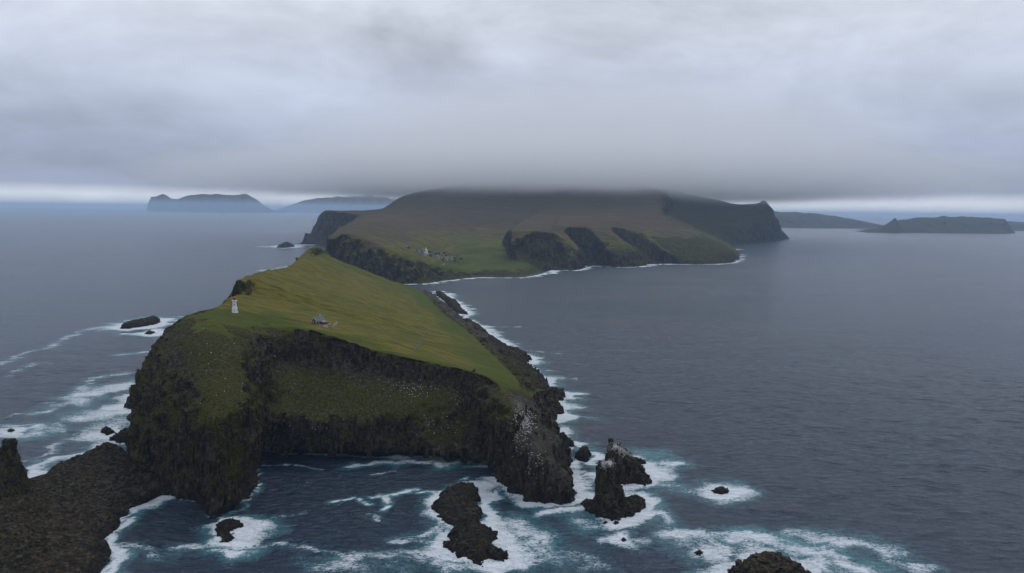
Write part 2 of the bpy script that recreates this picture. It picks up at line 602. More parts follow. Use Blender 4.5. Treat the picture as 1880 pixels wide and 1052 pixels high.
gz += (1 - rocky) * (1.2 + 1.6 * sstep(-0.2, 0.4, fbm(p / 70 + 12, 2))) * (sstep(0, 0.85, s2) - sstep(0.85, 1.0, s2)) * sstep(6.3, 7.5, vf)
q[:, 2] += gz
# tilted basalt fingers along the east shore
fing = ridged(np.stack([p[:, 1] / 75 + p[:, 0] / 210, np.zeros(len(p)), np.zeros(len(p))], 1) + 0.4, 2)
sh = shelf * sstep(11.2, 13.4, uf)
q[:, 0] += sh * (fing - 0.62) * 34 * sstep(14.5, 12.0, vf)
q[:, 1] -= sh * (fing - 0.45) * 16
q[:, 2] += shelf * (1 - sstep(13.0, 13.9, uf)) * (2.5 * ridged(np.stack([p[:, 1] / 26 + p[:, 0] / 60, p[:, 0] / 70, p[:, 2] * 0], 1), 3) - 0.8)
Gq = q.reshape(n, m_, 3)
Gq[0, :, 2] = np.minimum(Gq[0, :, 2], -3)
N1 = normals(Gq)
nz = blur(N1[:, :, 2], 1).ravel()
p = Gq.reshape(-1, 3)
nb = fbm(p / 9 + 8, 4)
spill = 0.9 * np.exp(-((uf - 3.0) / 1.3) ** 2) + 0.55 * np.exp(-((uf - 6.5) / 1.0) ** 2) + 0.7 * np.exp(-((uf - 9.6) / 1.0) ** 2)
topg = sstep(5.45, 6.05, vf + 0.7 * nb + 0.6 * fbm(p / 30, 3) + spill * (0.5 + fbm(p / 17 + 60, 3)))
grass = sstep(0.52, 0.80, nz + 0.25 * nb) * (1 - sstep(0.2, 0.7, shelf + 0.4 * nb)) * sstep(6, 16, p[:, 2]) * topg
grass = np.maximum(grass, topg * (1 - sstep(11.3, 12.0, uf + 0.9 * nb)) * sstep(0.35, 0.6, nz))
ptc = fbm(p / 20 + 31, 4)
moss = 0.27 + 0.46 * sstep(-0.2, 0.4, ptc) + 0.35 * sstep(0.35, 0.75, nz + 0.25 * nb)
gs = lambda u0, su, v0, sv: np.exp(-((uf - u0) / su) ** 2 - ((vf - v0) / sv) ** 2)
moss += 0.55 * gs(3.2, 0.9, 4.4, 0.9) + 0.5 * gs(4.6, 0.7, 3.2, 0.35) + 0.6 * gs(6.3, 1.0, 2.9, 0.4) + 0.3 * gs(8.5, 1.2, 5.2, 0.4)
moss += 0.35 * gs(3.4, 0.5, 1.7, 0.9) + 1.0 * gs(1.6, 1.3, 9.5, 0.9)
moss += 0.35 * sstep(0.0, 0.35, fbm(p / 24 + 91, 4)) * sstep(0.45, 0.75, nz + 0.2 * nb)
upm = sstep(4.1, 4.7, uf + 0.3 * nb) * sstep(9.6, 8.8, uf) * sstep(3.45, 3.9, vf + 0.5 * nb) * sstep(5.6, 5.2, vf) + 0.8 * sstep(1.0, 1.4, uf) * sstep(2.6, 2.0, uf) * sstep(2.8, 3.4, vf) * sstep(5.4, 5.0, vf)
upm = upm * sstep(-0.35, 0.15, fbm(p / np.array([11, 11, 26]) + 57, 3))
moss *= (1 - 0.72 * upm) * sstep(6, 18, p[:, 2] + 6 * nb)
white = np.exp(-((uf - 10.9) / 0.9) ** 2) * sstep(2.0, 3.2, vf) * sstep(5.6, 4.4, vf) + 0.45 * np.exp(-((uf - 10.6) / 1.0) ** 2) * sstep(0.9, 1.4, vf) * sstep(2.6, 2.0, vf)
white += 0.33 * np.exp(-((uf - 7.3) / 0.7) ** 2) * np.exp(-((vf - 4.1) / 0.5) ** 2) * 1.2
dry = 0.55 + 0.35 * fbm(p / 110 + 4, 3) - 0.35 * sstep(7.4, 6.2, vf) - 0.35 * sstep(9.0, 10.6, uf) - 0.35 * sstep(13.0, 15.0, vf)
dry = np.clip(dry, 0, 1) * sstep(0.1, 0.5, grass) + 0.85 * (1 - sstep(0.1, 0.5, grass)) * shelf * sstep(3, 8, p[:, 2] + 3 * nb)
tip = sstep(9.8, 10.5, uf + 0.4 * nb) * sstep(5.7, 5.0, vf + 0.4 * nb) * sstep(8, 16, p[:, 2])
grass = grass * (1 - tip)
moss = moss * (1 - 0.75 * tip)
dry = np.maximum(dry, 0.34 * upm * (1 - grass) * sstep(-0.2, 0.3, fbm(p / np.array([3.5, 3.5, 14]) + 19, 2)))
dry = np.maximum(dry * (1 - tip), 0.6 * tip * sstep(-0.4, 0.3, nb))
cov = np.stack([grass, moss, np.clip(white, 0, 1), np.clip(dry, 0, 1)], 1)
islet = link('headland', raw_mesh('headland', p, grid_faces(n, m_), True, {'cover': cov}), MAT_NEAR)
tag(islet, 'grassy islet with dark sea cliffs, the lighthouse on its top', None, None, 'structure')
pick = lambda wgt, k: rng.choice(len(p), k, p=wgt / wgt.sum(), replace=False)
n1 = N1.reshape(-1, 3)
inn = (vf > 0.9) & (vf < 5.3) & (uf > 1.0) & (uf < 13.6)
clump = sstep(-0.25, 0.35, fbm(p / 16 + 41, 3))
wl = inn * sstep(0.55, 0.25, nz) * sstep(62, 48, p[:, 2]) * (0.15 + clump)
wu = inn * (vf > 2.4) * sstep(0.85, 0.35, nz) * (0.04 + clump ** 2 + 1.2 * np.clip(upm, 0, 1))
ws = (shelf > 0.5) * (p[:, 2] > -0.5) * (vf < 15.5) * (uf < 13.9)
ob_v, ob_f, ob_c, off = [], [], [], 0
for wgt, k_, w0, w1_, h0, h1, ti in ((wl, 480, 1.0, 2.8, 3.0, 9.0, 0.06), (wu, 1100, 0.7, 1.8, 1.0, 4.0, 0.12), (ws, 330, 1.2, 4.6, 0.6, 1.9, 0.35)):
    ii = pick(wgt.astype(float), k_)
    w_ = rng.uniform(w0, w1_, k_) * np.where(rng.random(k_) < 0.12, 1.6, 1.0)
    h_ = rng.uniform(h0, h1, k_)
    h_ = np.minimum(h_, np.maximum(1.0, p[ii, 2] * 0.8))
    c_ = p[ii] - n1[ii] * (w_ * (0.72 if ti < 0.3 else 0.35))[:, None]
    V_, F_ = blocks(c_, w_, h_, ti)
    cc = np.zeros((k_, 12, 4))
    cc[:, :, 1] = (np.clip(moss[ii] * rng.uniform(0.7, 1.3, k_), 0, 1))[:, None]
    cc[:, :, 3] = (rng.random(k_) ** 3 * (0.5 if ti < 0.3 else 0.8))[:, None]
    ob_v.append(V_)
    ob_f.append(F_ + off)
    ob_c.append(cc.reshape(-1, 4))
    off += len(V_)
crag = link('rock_outcrop', raw_mesh('rock_outcrop', np.concatenate(ob_v), np.concatenate(ob_f), False, {'cover': np.concatenate(ob_c)}), MAT_NEAR, islet)
tag(crag, None, None, None, 'stuff')
BV_ISLET = BVHTree.FromPolygons([tuple(v) for v in p], [tuple(f) for f in grid_faces(n, m_)])
row_w = Gq[8 if False else 6]
for j in range(0, m_, 3):
    if uc[j] > 1:
        COAST.append((Gq[6, j, 0], Gq[6, j, 1], 4.0 if uc[j] < 9.5 else 15.0))
for i in range(100, n, 2):
    k = int(np.argmin(np.abs(Gq[i, -45:, 2] - 0.3))) + m_ - 45
    COAST.append((Gq[i, k, 0], Gq[i, k, 1], 20.0))
    COAST.append((Gq[i, 2, 0], Gq[i, 2, 1], 38.0))

# ------------------------------------------------------------------ the main island
C = []                                    # columns along the coast, each from the waterline up to the clouded summit


def col7(foot, top, a, b_, c, e, back):
    return [Z(foot, -4), top, a, b_, c, e, back]


SUM = np.array([350., 5400., 385.])
BK = lambda x: np.array([x, 7800., -4.])
C.append(col7(PY(560, 450, 4700), PY(600, 392, 4500), PY(630, 388, 4600), PY(690, 386, 4800), PY(722, 373, 5100), (-600, 5600, 330), BK(-1400)))
C.append(col7(PY(590, 450, 4018), PY(603, 386.5, 4040), PY(640, 387, 4200), PY(700, 385, 4600), PY(737, 362, 5000), (-520, 5500, 345), BK(-1000)))
C.append(col7(PY(645, 448, 3950), PY(655, 393, 3990), PY(668, 391, 4100), PY(706, 385, 4600), PY(745, 360, 5000), (-450, 5450, 360), BK(-700)))
C.append(col7(PY(596, 462, 2300), PY(604, 440, 2170), PY(632, 421, 2500), PY(660, 403, 3000), PY(715, 388, 3900), (-300, 5400, 375), BK(-500)))
C.append(col7(PY(640, 500, 1990), PY(640, 431, 2090), PY(660, 417, 2400), PY(700, 403, 3000), PY(745, 386, 3900), (-200, 5400, 380), BK(-400)))
C.append(col7(PY(705, 522, 1950), PY(700, 450, 2020), PY(725, 436, 2350), PY(755, 412, 3000), PY(795, 386, 3900), (0, 5400, 385), BK(-200)))
C.append(col7(PY(765, 521, 1960), PY(758, 473, 2030), PY(785, 458, 2330), PY(810, 425, 3000), PY(850, 387, 3950), (100, 5400, 385), BK(-100)))
C.append(col7(PY(826, 514, 2080), PY(815, 492, 2120), PY(835, 474, 2420), PY(860, 440, 3000), PY(900, 390, 4000), SUM, BK(100)))
C.append(col7(PY(890, 509, 2190), PY(888, 498, 2230), PY(892, 478, 2500), PY(905, 440, 3000), PY(950, 390, 4000), SUM + (60, 0, 0), BK(200)))
C.append(col7(PY(950, 510, 2170), PY(940, 498, 2260), PY(930, 475, 2560), PY(925, 440, 2960), PY(985, 388, 4000), SUM + (100, 0, 0), BK(300)))
C.append(col7(PY(1003, 502, 2330), PY(985, 493, 2400), PY(950, 472, 2480), PY(938, 427, 2560), PY(1000, 385, 4000), SUM + (140, 0, 0), BK(350)))
C.append(col7(PY(1015, 499, 2440), PY(1008, 480, 2460), PY(990, 430, 2520), PY(985, 423, 2570), PY(1020, 384, 4000), SUM + (170, 0, 0), BK(410)))
C.append(col7(PY(1046, 496, 2480), PY(1038, 476, 2500), PY(1018, 436, 2540), PY(1012, 422, 2610), PY(1035, 384, 4000), SUM + (200, 0, 0), BK(470)))
C.append(col7(PY(1070, 493, 2560), PY(1064, 468, 2570), PY(1042, 441, 2600), PY(1020, 416, 2690), PY(1050, 384, 4000), SUM + (230, 0, 0), BK(530)))
C.append(col7(PY(1096, 489, 2680), PY(1085, 465, 2710), PY(1055, 423, 2750), PY(1045, 413, 2810), PY(1075, 384, 4000), SUM + (260, 0, 0), BK(590)))
C.append(col7(PY(1135, 490, 2660), PY(1112, 458, 2690), PY(1090, 430, 2760), PY(1075, 411, 2860), PY(1100, 384, 4000), SUM + (290, 0, 0), BK(650)))
C.append(col7(PY(1178, 488, 2720), PY(1158, 462, 2740), PY(1120, 430, 2790), PY(1100, 407, 2960), PY(1125, 382, 4000), SUM + (320, 0, 0), BK(710)))
C.append(col7(PY(1200, 485, 2820), PY(1190, 468, 2850), PY(1140, 424, 2930), PY(1128, 412, 3010), PY(1145, 380, 4000), SUM + (360, 0, 0), BK(770)))
C.append(col7(PY(1245, 484, 2850), PY(1220, 466, 2880), PY(1180, 440, 2960), PY(1155, 411, 3160), PY(1165, 378, 4000), SUM + (420, 0, 0), BK(830)))
C.append(col7(PY(1297, 484, 2860), PY(1270, 472, 2890), PY(1225, 440, 3000), PY(1185, 409, 3260), PY(1180, 375, 4000), SUM + (480, 0, 0), BK(890)))
C.append(col7(PY(1338, 481, 2950), PY(1330, 466, 2980), PY(1290, 440, 3080), PY(1215, 401, 3460), PY(1195, 368, 4100), SUM + (540, 0, 0), BK(950)))
C.append(col7(PY(1362, 463, 3600), PY(1335, 450, 3650), PY(1290, 430, 3720), PY(1225, 395, 3900), PY(1205, 360, 4200), SUM + (620, 0, -20), BK(1150)))
C.append(col7(PY(1345, 448, 4550), PY(1320, 425, 4600), PY(1280, 400, 4650), PY(1240, 375, 4700), PY(1225, 352, 4800), SUM + (800, 100, -30), BK(1300)))
C.append(col7(PY(1392, 446, 5050), PY(1380, 420, 5080), PY(1350, 395, 5120), PY(1320, 376, 5180), PY(1310, 366, 5300), (1300, 5800, 300), BK(1500)))
C.append(col7(PY(1430, 442, 5550), PY(1416, 412, 5560), PY(1398, 385, 5600), PY(1388, 378, 5620), PY(1376, 382, 5700), (1550, 6100, 290), BK(1700)))
C.append(col7(PY(1444, 439, 5800), PY(1428, 414, 5850), PY(1412, 386, 5850), PY(1402, 368, 5900), PY(1398, 372, 6000), (1750, 6500, 230), BK(1900)))
C.append(col7(PY(1440, 436, 6200), PY(1432, 424, 6250), PY(1425, 414, 6300), PY(1415, 400, 6400), PY(1408, 395, 6500), (1850, 6900, 100), BK(2000)))
net = np.array([[np.asarray(x, float) for x in c] for c in C]).transpose(1, 0, 2)
rs2 = [34, 46, 46, 46, 40, 10]
cs2 = [22, 22, 24, 30, 34, 34, 34, 34, 30, 30, 30, 28, 28, 30, 30, 30, 28, 28, 28, 28, 28, 28, 28, 28, 24, 16]
G = blur(loft(net, rs2, cs2), 4)
n, m_, _ = G.shape
vr = np.concatenate([np.linspace(i, i + 1, s, endpoint=False) for i, s in enumerate(rs2)] + [[len(rs2)]])
uc = np.concatenate([np.linspace(i, i + 1, s, endpoint=False) for i, s in enumerate(cs2)] + [[len(cs2)]])
VV, UU = np.meshgrid(vr, uc, indexing='ij')
N0 = blur(normals(G), 3)
N0 /= np.linalg.norm(N0, axis=2, keepdims=True)
p = G.reshape(-1, 3)
nn = N0.reshape(-1, 3)
steep = sstep(0.12, 0.5, 1 - np.abs(nn[:, 2]))
uq = UU.ravel()
d = steep * (20 * fbm(p / 110, 4) + 13 * (ridged(p / np.array([30, 30, 150]), 3) - 0.4) + 34 * sstep(20.5, 22, uq) * (ridged(p / np.array([150, 150, 420]) + 5, 3) - 0.5)) + (1 - steep) * (5 * fbm(p / 160 + 3, 4))
vq = VV.ravel()
for u0, u1, v1, dd_ in ((10.0, 12.4, 2.6, 24), (13.3, 15.1, 2.6, 46), (16.4, 18.3, 2.6, 46)):
    gm = sstep(u0, u0 + 0.35, uq) * sstep(u1, u1 - 0.35, uq) * sstep(v1, v1 - 0.4, vq) * sstep(0.0, 0.35, vq)
    d = d - dd_ * gm
strat = (p[:, 2] + 0.05 * p[:, 0]) / 26 + 0.3 * fbm(p / 200, 2)
saw = strat - np.floor(strat)
q = p + nn * d[:, None]
q[:, 2] += (1 - steep) * 2.5 * (sstep(0, 0.8, saw) - sstep(0.8, 1, saw))
Gq = q.reshape(n, m_, 3)
Gq[0, :, 2] = -4
N1 = normals(Gq)
nz = blur(N1[:, :, 2], 1).ravel()
p = Gq.reshape(-1, 3)
nb = fbm(p / 45 + 8, 4)
uf, vf = UU.ravel() + 0.3 * nb, VV.ravel() + 0.3 * nb
grass = sstep(0.55, 0.78, np.abs(nz) + 0.18 * nb) * sstep(8, 20, p[:, 2] + 10 * nb)
for u0, u1, v1 in ((9.9, 12.5, 2.6), (13.2, 15.2, 2.6), (16.3, 18.4, 2.6), (12.3, 20.8, 1.2), (18.4, 20.9, 2.3), (21.2, 27, 4.2)):
    grass *= 1 - sstep(u0, u0 + 0.2, uf) * sstep(u1, u1 - 0.2, uf) * sstep(v1, v1 - 0.25, vf)
moss = sstep(0.3, 0.7, np.abs(nz) + 0.3 * nb) * 0.8
dry = 0.30 + 0.75 * sstep(40, 170, p[:, 2] + 50 * nb) + 0.15 * nb
dry = dry * sstep(0.1, 0.5, grass)
cov = np.stack([grass, moss, p[:, 0] * 0, np.clip(dry, 0, 1)], 1)
isl = link('main_island', raw_mesh('main_island', p, grid_faces(n, m_), True, {'cover': cov}), MAT_FAR)
tag(isl, 'large moorland island with gullied cliffs running up into the cloud', None, None, 'structure')
BV_ISLE = BVHTree.FromPolygons([tuple(v) for v in p], [tuple(f) for f in grid_faces(n, m_)])
for j in range(0, m_, 2):
    kk = int(np.argmin(np.abs(Gq[:20, j, 2] - 0.5)))
    if p[j, 1] < 7000:
        COAST.append((Gq[kk, j, 0], Gq[kk, j, 1], 26.0 if uc[j] > 5.5 else 8.0))


# ------------------------------------------------------------------ far islands on the horizon
def far_island(name, label, prof, Y, base_y, depth, seed, front=1.0, extra=None):
    """ridge with a real front slope and back slope; prof = skyline sights at distance Y"""
    xs = np.array([a for a, _ in prof], float)
    ys = np.array([a for _, a in prof], float)
    N = 160
    xi = np.linspace(xs[0], xs[-1], N)
    yi = np.interp(xi, xs, ys)
    crest = np.array([PY(x, y, Y) for x, y in zip(xi, yi)])
    crest[:, 2] = np.maximum(crest[:, 2], 3)
    crest[:, 2] *= 1 + 0.13 * fbm(np.stack([crest[:, 0] / (Y * 0.015), crest[:, 0] * 0 + seed, crest[:, 0] * 0], 1), 4)
    rows = []
    M = 26
    for k in range(M):
        f = k / (M - 1)
        r = crest.copy()
        r[:, 1] -= depth * front * (1 - f)
        r[:, 0] *= (Y - depth * front * (1 - f)) / Y
        r[:, 2] = crest[:, 2] * f ** 0.8 - 5 * (1 - f)
        if 0 < f < 1:
            nzv = ridged(np.stack([r[:, 0] / (Y * 0.012), r[:, 1] * 0 + seed, r[:, 2] / (Y * 0.02)], 1), 3)
            r[:, 1] += depth * 0.22 * front * (nzv - 0.5) * math.sin(math.pi * f)
        rows.append(r)
    for k in range(1, 10):
        f = k / 9
        r = crest.copy()
        r[:, 1] += depth * f
        r[:, 2] = crest[:, 2] * (1 - f) - 5 * f
        rows.append(r)
    Gf = np.array(rows)
    cov = np.zeros((Gf.shape[0] * N, 4))
    cov[:, 0] = 0.1
    cov[:, 1] = 0.6
    cov[:, 3] = 0.0
    o = link(name, raw_mesh(name, Gf.reshape(-1, 3), grid_faces(Gf.shape[0], N), True, {'cover': cov}), MAT_FAR)
    tag(o, label, None, None, 'structure')
    return o


far_island('far_island', 'pale blue far island with a steep left end on the left horizon',
           [(270, 384), (274, 372), (277, 361), (290, 360), (298, 356), (306, 359), (316, 366), (325, 366), (345, 359), (360, 357),
            (390, 356), (420, 358), (455, 357), (470, 365), (484, 380), (500, 386)], 36000, 386, 2500, 1)
far_island('far_island', 'faintest far island between the left horizon and the big bluff',
           [(500, 388), (530, 378), (552, 369), (580, 364), (620, 361), (680, 360), (740, 366), (800, 392)], 46000, 388, 3500, 2)
far_island('far_island', 'long sloping blue coast under cloud behind the right headland',
           [(1330, 386), (1400, 388), (1440, 389), (1490, 391), (1530, 396), (1580, 405), (1620, 413), (1660, 420)], 12800, 421, 2000, 3)
far_island('far_island', 'blue flat-topped island on the right horizon',
           [(1600, 424), (1618, 418), (1640, 411), (1652, 404), (1680, 400), (1720, 398), (1760, 397), (1800, 399), (1845, 402), (1851, 410), (1858, 424), (1866, 432)], 9300, 433, 700, 4)
far_island('far_islet', 'jagged sharp-peaked blue islet before the flat-topped island',
           [(1588, 424), (1606, 420), (1622, 415), (1632, 408), (1643, 400), (1646, 402), (1650, 414), (1662, 422), (1690, 430)], 8700, 432, 350, 5)
far_island('far_island', 'blue hazy slope running out of the right picture edge',
           [(1800, 420), (1850, 406), (1880, 408), (1960, 404), (2060, 400), (2200, 412), (2300, 424)], 12000, 432, 1500, 6)

# ------------------------------------------------------------------ rocks
MAT_ROCK = MAT_NEAR


def rock_cov(p, nz, white=None, moss=0.0):
    nb = fbm(p / 7 + 3, 3)
    c = np.zeros((len(p), 4))
    c[:, 1] = moss * sstep(0.0, 0.6, nz + nb) * sstep(5, 12, p[:, 2])
    if white is not None:
        c[:, 2] = white
    return c


def low_rock(name, poly, label, height, cat='rock', group=None, reach=14.0, tilt=(0, 0), rough=1.0, res=None, edge=None, moss=0.0, bumps=()):
    """low skerry: plan outline at the waterline, ragged layered top"""
    poly = np.array([np.asarray(q_, float)[:2] for q_ in poly])
    c0 = poly.mean(0)
    size = np.ptp(poly, axis=0)
    res = res or max(0.35, float(size.max()) / 90)
    edge = edge or min(size) * 0.33
    x = np.arange(poly[:, 0].min() - 3 * res, poly[:, 0].max() + 3 * res, res)
    y = np.arange(poly[:, 1].min() - 3 * res, poly[:, 1].max() + 3 * res, res)
    X, Yg = np.meshgrid(x, y)
    pt = np.stack([X.ravel(), Yg.ravel()], 1)
    w = np.stack([pt[:, 0], pt[:, 1], pt[:, 0] * 0], 1)
    jit = res * 2 + edge * 0.22
    pj = pt + np.stack([fbm(w / (edge * 1.1) + 4, 4), fbm(w / (edge * 1.1) + 40, 4)], 1) * jit * rough * 1.6
    pj = pj + np.stack([perlin(w / (edge * 0.3) + 14), perlin(w / (edge * 0.3) + 140)], 1) * edge * 0.16 * rough
    a, b_ = poly, np.roll(poly, -1, 0)
    dmin = np.full(len(pt), 1e9)
    inside = np.zeros(len(pt), bool)
    for (x1, y1), (x2, y2) in zip(a, b_):
        e = np.array([x2 - x1, y2 - y1])
        tt = np.clip(((pj[:, 0] - x1) * e[0] + (pj[:, 1] - y1) * e[1]) / (e @ e + 1e-9), 0, 1)
        dd = np.hypot(pj[:, 0] - x1 - tt * e[0], pj[:, 1] - y1 - tt * e[1])
        dmin = np.minimum(dmin, dd)
        cr = ((y1 > pj[:, 1]) != (y2 > pj[:, 1])) & (pj[:, 0] < (x2 - x1) * (pj[:, 1] - y1) / (y2 - y1 + 1e-12) + x1)
        inside ^= cr
    sd = np.where(inside, dmin, -dmin)
    t_ = sstep(-0.15, 1.0, sd / edge)
    hgt = height * (0.25 * sstep(0, 0.15, sd / edge) + 0.75 * t_)
    rel = (pt - c0) / (size * 0.5)
    hgt = hgt * (1 + tilt[0] * rel[:, 0] + tilt[1] * rel[:, 1])
    for bx, by, bh, br in bumps:
        hgt = hgt + bh * np.exp(-((pt[:, 0] - bx) ** 2 + (pt[:, 1] - by) ** 2) / br ** 2)
    lay = (hgt + 0.25 * pt[:, 0] * 0.3) / (height * 0.22)
    hgt = hgt + height * rough * (0.30 * fbm(w / (edge * 0.8) + 1, 4) + 0.22 * ridged(w / (edge * 0.45) + np.array([0, 0, 7]), 3) - 0.12) * sstep(-0.1, 0.3, sd / edge)
    hgt = hgt + 0.5 * height * 0.22 * (np.floor(lay) - lay + 0.5) * sstep(0, 0.3, sd / edge)
    zz = np.where(sd < -0.02, np.maximum(-2.5, -0.6 + sd * 1.5), hgt)
    Gz = np.stack([X, Yg, zz.reshape(X.shape)], -1)
    f = grid_faces(*X.shape)
    keep = (sd.reshape(-1)[f] > -3 * res).any(1)
    f = f[keep]
    use = np.unique(f)
    remap = np.full(len(pt), -1)
    remap[use] = np.arange(len(use))
    nzz = normals(Gz)[:, :, 2].ravel()
    V = Gz.reshape(-1, 3)[use]
    cov = rock_cov(V, nzz[use], None, moss)
    fcs = remap[f]
    cand = np.where(V[:, 2] > -0.4)[0]
    kb = int(min(len(cand) // 3, 90 if name != 'rock_platform' else 150))
    if kb > 6:
        ci = rng.choice(cand, kb, replace=False, p=(wq := 0.15 + sstep(edge * 0.9, 0, sd[use][cand])) / wq.sum())
        bw = rng.uniform(0.05, 0.17, kb) * edge * (0.9 if name == 'rock_platform' else 1.0)
        Vb, Fb = blocks(V[ci] - np.array([0, 0, 0.1]), bw, bw * rng.uniform(0.4, 1.0, kb), 0.3)
        cb = np.zeros((len(Vb), 4))
        cb[:, 3] = np.repeat(rng.random(kb) ** 4 * 0.6, 12)
        fcs = np.concatenate([fcs, Fb + len(V)])
        V = np.concatenate([V, Vb])
        cov = np.concatenate([cov, cb])
    o = link(name, raw_mesh(name, V, fcs, False, {'cover': cov}), MAT_ROCK)
    tag(o, label, cat, group)
    add_coast(list(poly), reach, max(1.0, res * 3), True)
    return o


def stack(name, label, base, base_r, top, top_r, height, cat='sea stack', group=None, reach=16.0, skirt=1.5, white=True, lean=0.0, power=1.0, slope=(0, 0), rot=0.0):
    """sea stack: rings from the waterline up to a slanting ragged top; slope = top plane fall in x, y"""
    NT, ML = 110, 90
    th = np.linspace(0, 2 * math.pi, NT, endpoint=False)
    rows = []
    for k in range(ML):
        f = k / (ML - 1)
        if f < 0.8:
            g = f / 0.8
            zc = -2 + (height + 2) * g
            gg = g ** power
            cx = base[0] + (top[0] - base[0]) * gg
            cyy = base[1] + (top[1] - base[1]) * gg
            rx = base_r[0] + (top_r[0] - base_r[0]) * gg + skirt * base_r[0] * 0.35 * max(0, 1 - g * 5) ** 1.5
            ry = base_r[1] + (top_r[1] - base_r[1]) * gg + skirt * base_r[1] * 0.35 * max(0, 1 - g * 5) ** 1.5
            shr = 1.0
        else:
            g = 1.0
            shr = math.cos((f - 0.8) / 0.2 * math.pi / 2)
            zc = height + (1 - shr) * top_r[0] * 0.25
            cx, cyy, rx, ry = top[0], top[1], top_r[0], top_r[1]
        sq = 1.0 / (np.abs(np.cos(th)) ** 3 + np.abs(np.sin(th)) ** 3) ** (1 / 3.0)
        ex, ey = np.cos(th) * sq * rx * shr, np.sin(th) * sq * ry * shr
        X = cx + ex * math.cos(rot) - ey * math.sin(rot)
        Yy = cyy + ex * math.sin(rot) + ey * math.cos(rot)
        zz = zc + g ** 2 * (slope[0] * (X - top[0]) + slope[1] * (Yy - top[1]))
        rows.append(np.stack([X, Yy, zz + X * 0], 1))
    Gs = np.array(rows)
    pp = Gs.reshape(-1, 3)
    rad = pp - np.array([base[0], base[1], 0])
    ax = np.stack([rad[:, 0], rad[:, 1], 0 * rad[:, 0]], 1)
    ax /= np.linalg.norm(ax, axis=1, keepdims=True) + 1e-6
    sc = max(base_r)
    lvl = np.repeat(np.arange(ML) / (ML - 1), NT)
    amp = 1 - 0.6 * sstep(0.8, 1.0, lvl)
    low = sstep(0.30, 0.0, lvl)
    dd = amp * sc * (0.16 * fbm(pp / (sc * 0.7), 4) + 0.10 * (ridged(pp / np.array([sc * 0.22, sc * 0.22, sc * 1.3]), 3) - 0.4) + 0.06 * fbm(pp / (sc * 0.16), 3)
                     + low * 0.45 * (ridged(np.stack([pp[:, 0], pp[:, 1], pp[:, 2] * 0], 1) / (sc * 0.35), 2) - 0.35))
    pp = pp + ax * dd[:, None]
    pp[:, 2] += amp * 0.06 * sc * fbm(pp / (sc * 0.25) + 9, 3) * sstep(0.05, 0.2, lvl)
    pp = pp.reshape(Gs.shape)
    pp[0, :, 2] = -3
    nzz = np.abs(normals(pp)[:, :, 2]).ravel()
    V = pp.reshape(-1, 3)
    wh = sstep(0.66, 0.80, lvl) * 1.25 if white else None
    cov = rock_cov(V, nzz, wh, 0.5 if white else 1.0)
    fcs = grid_faces(ML, NT, True)
    kb = 260 if white else 90
    ci = rng.choice(np.where((lvl > 0.03) & (lvl < 0.85))[0], kb, replace=False)
    bw = rng.uniform(0.05, 0.13, kb) * sc
    Vb, Fb = blocks(V[ci] - ax[ci] * (bw * 0.55)[:, None], bw, bw * rng.uniform(0.7, 1.9, kb), 0.15)
    cb = np.zeros((len(Vb), 4))
    cb[:, 1] = np.repeat(rng.random(kb) * 0.6, 12)
    cb[:, 3] = np.repeat(rng.random(kb) ** 3 * 0.7, 12)
    fcs = np.concatenate([fcs, Fb + len(V)])
    V = np.concatenate([V, Vb])
    cov = np.concatenate([cov, cb])
    o = link(name, raw_mesh(name, V, fcs, False, {'cover': cov}), MAT_ROCK)
    tag(o, label, cat, group)
    for q_ in Gs[6][::4]:
        COAST.append((q_[0], q_[1], reach))
    return o


def pol(pts, z=0):
    return [P(a, b_, z) for a, b_ in pts]


a = P(1122, 940)
stack('sea_stack', 'nearest pointed sea stack with a whitened domed top beside the cliff foot', (a[0] + 1, a[1] + 6), (11.5, 10), (a[0] - 3.0, a[1] + 8), (4.6, 5), 29, power=0.9, slope=(0.1, 0.1))
low_rock('rock', pol([(1065, 925), (1085, 921), (1100, 930), (1150, 918), (1172, 912), (1188, 926), (1175, 942), (1150, 948), (1135, 956), (1105, 948), (1085, 942)]), 'ragged dark rock apron around the foot of the nearest stack', 3.6, reach=18, rough=1.5, edge=4)
b_ = P(1140, 884)
stack('sea_stack', 'broad slanting sea stack with a whitened edge behind the pointed stack', (b_[0] + 5, b_[1] + 6), (14, 10), (b_[0] + 2.5, b_[1] + 8), (11, 6.5), 18.5, power=0.9, slope=(-0.62, 0.1), reach=20)
low_rock('rock', pol([(1120, 878), (1150, 862), (1176, 845), (1184, 850), (1172, 860), (1178, 868), (1170, 880), (1150, 888), (1135, 890)]), 'ragged dark rock shelf at the foot of the slanting stack', 4.0, reach=20, rough=1.6, edge=4)
low_rock('rock', pol([(1054, 842), (1062, 832), (1072, 826), (1086, 832), (1083, 842), (1076, 848), (1060, 846)]), 'small pointed dark rock in the surf left of the slanting stack', 6, reach=12, edge=5)
low_rock('rock', pol([(1033, 846), (1046, 842), (1053, 848), (1046, 854), (1034, 852)]), 'little brown rock just off the cliff foot by the pointed rock', 3.5, reach=9, edge=4)
low_rock('rock', pol([(1014, 812), (1030, 806), (1050, 814), (1053, 819), (1035, 823), (1012, 826)]), 'dark rock ledge jutting from the bird cliff into the surf', 6, reach=14, edge=5)
low_rock('rock', pol([(975, 745), (1000, 726), (1035, 723), (1042, 729), (1018, 738), (1030, 748), (1033, 756), (1024, 768), (1012, 774), (985, 775)]), 'jagged dark rock point below the grassy corner of the islet', 10, reach=18, edge=12, rough=1.2)
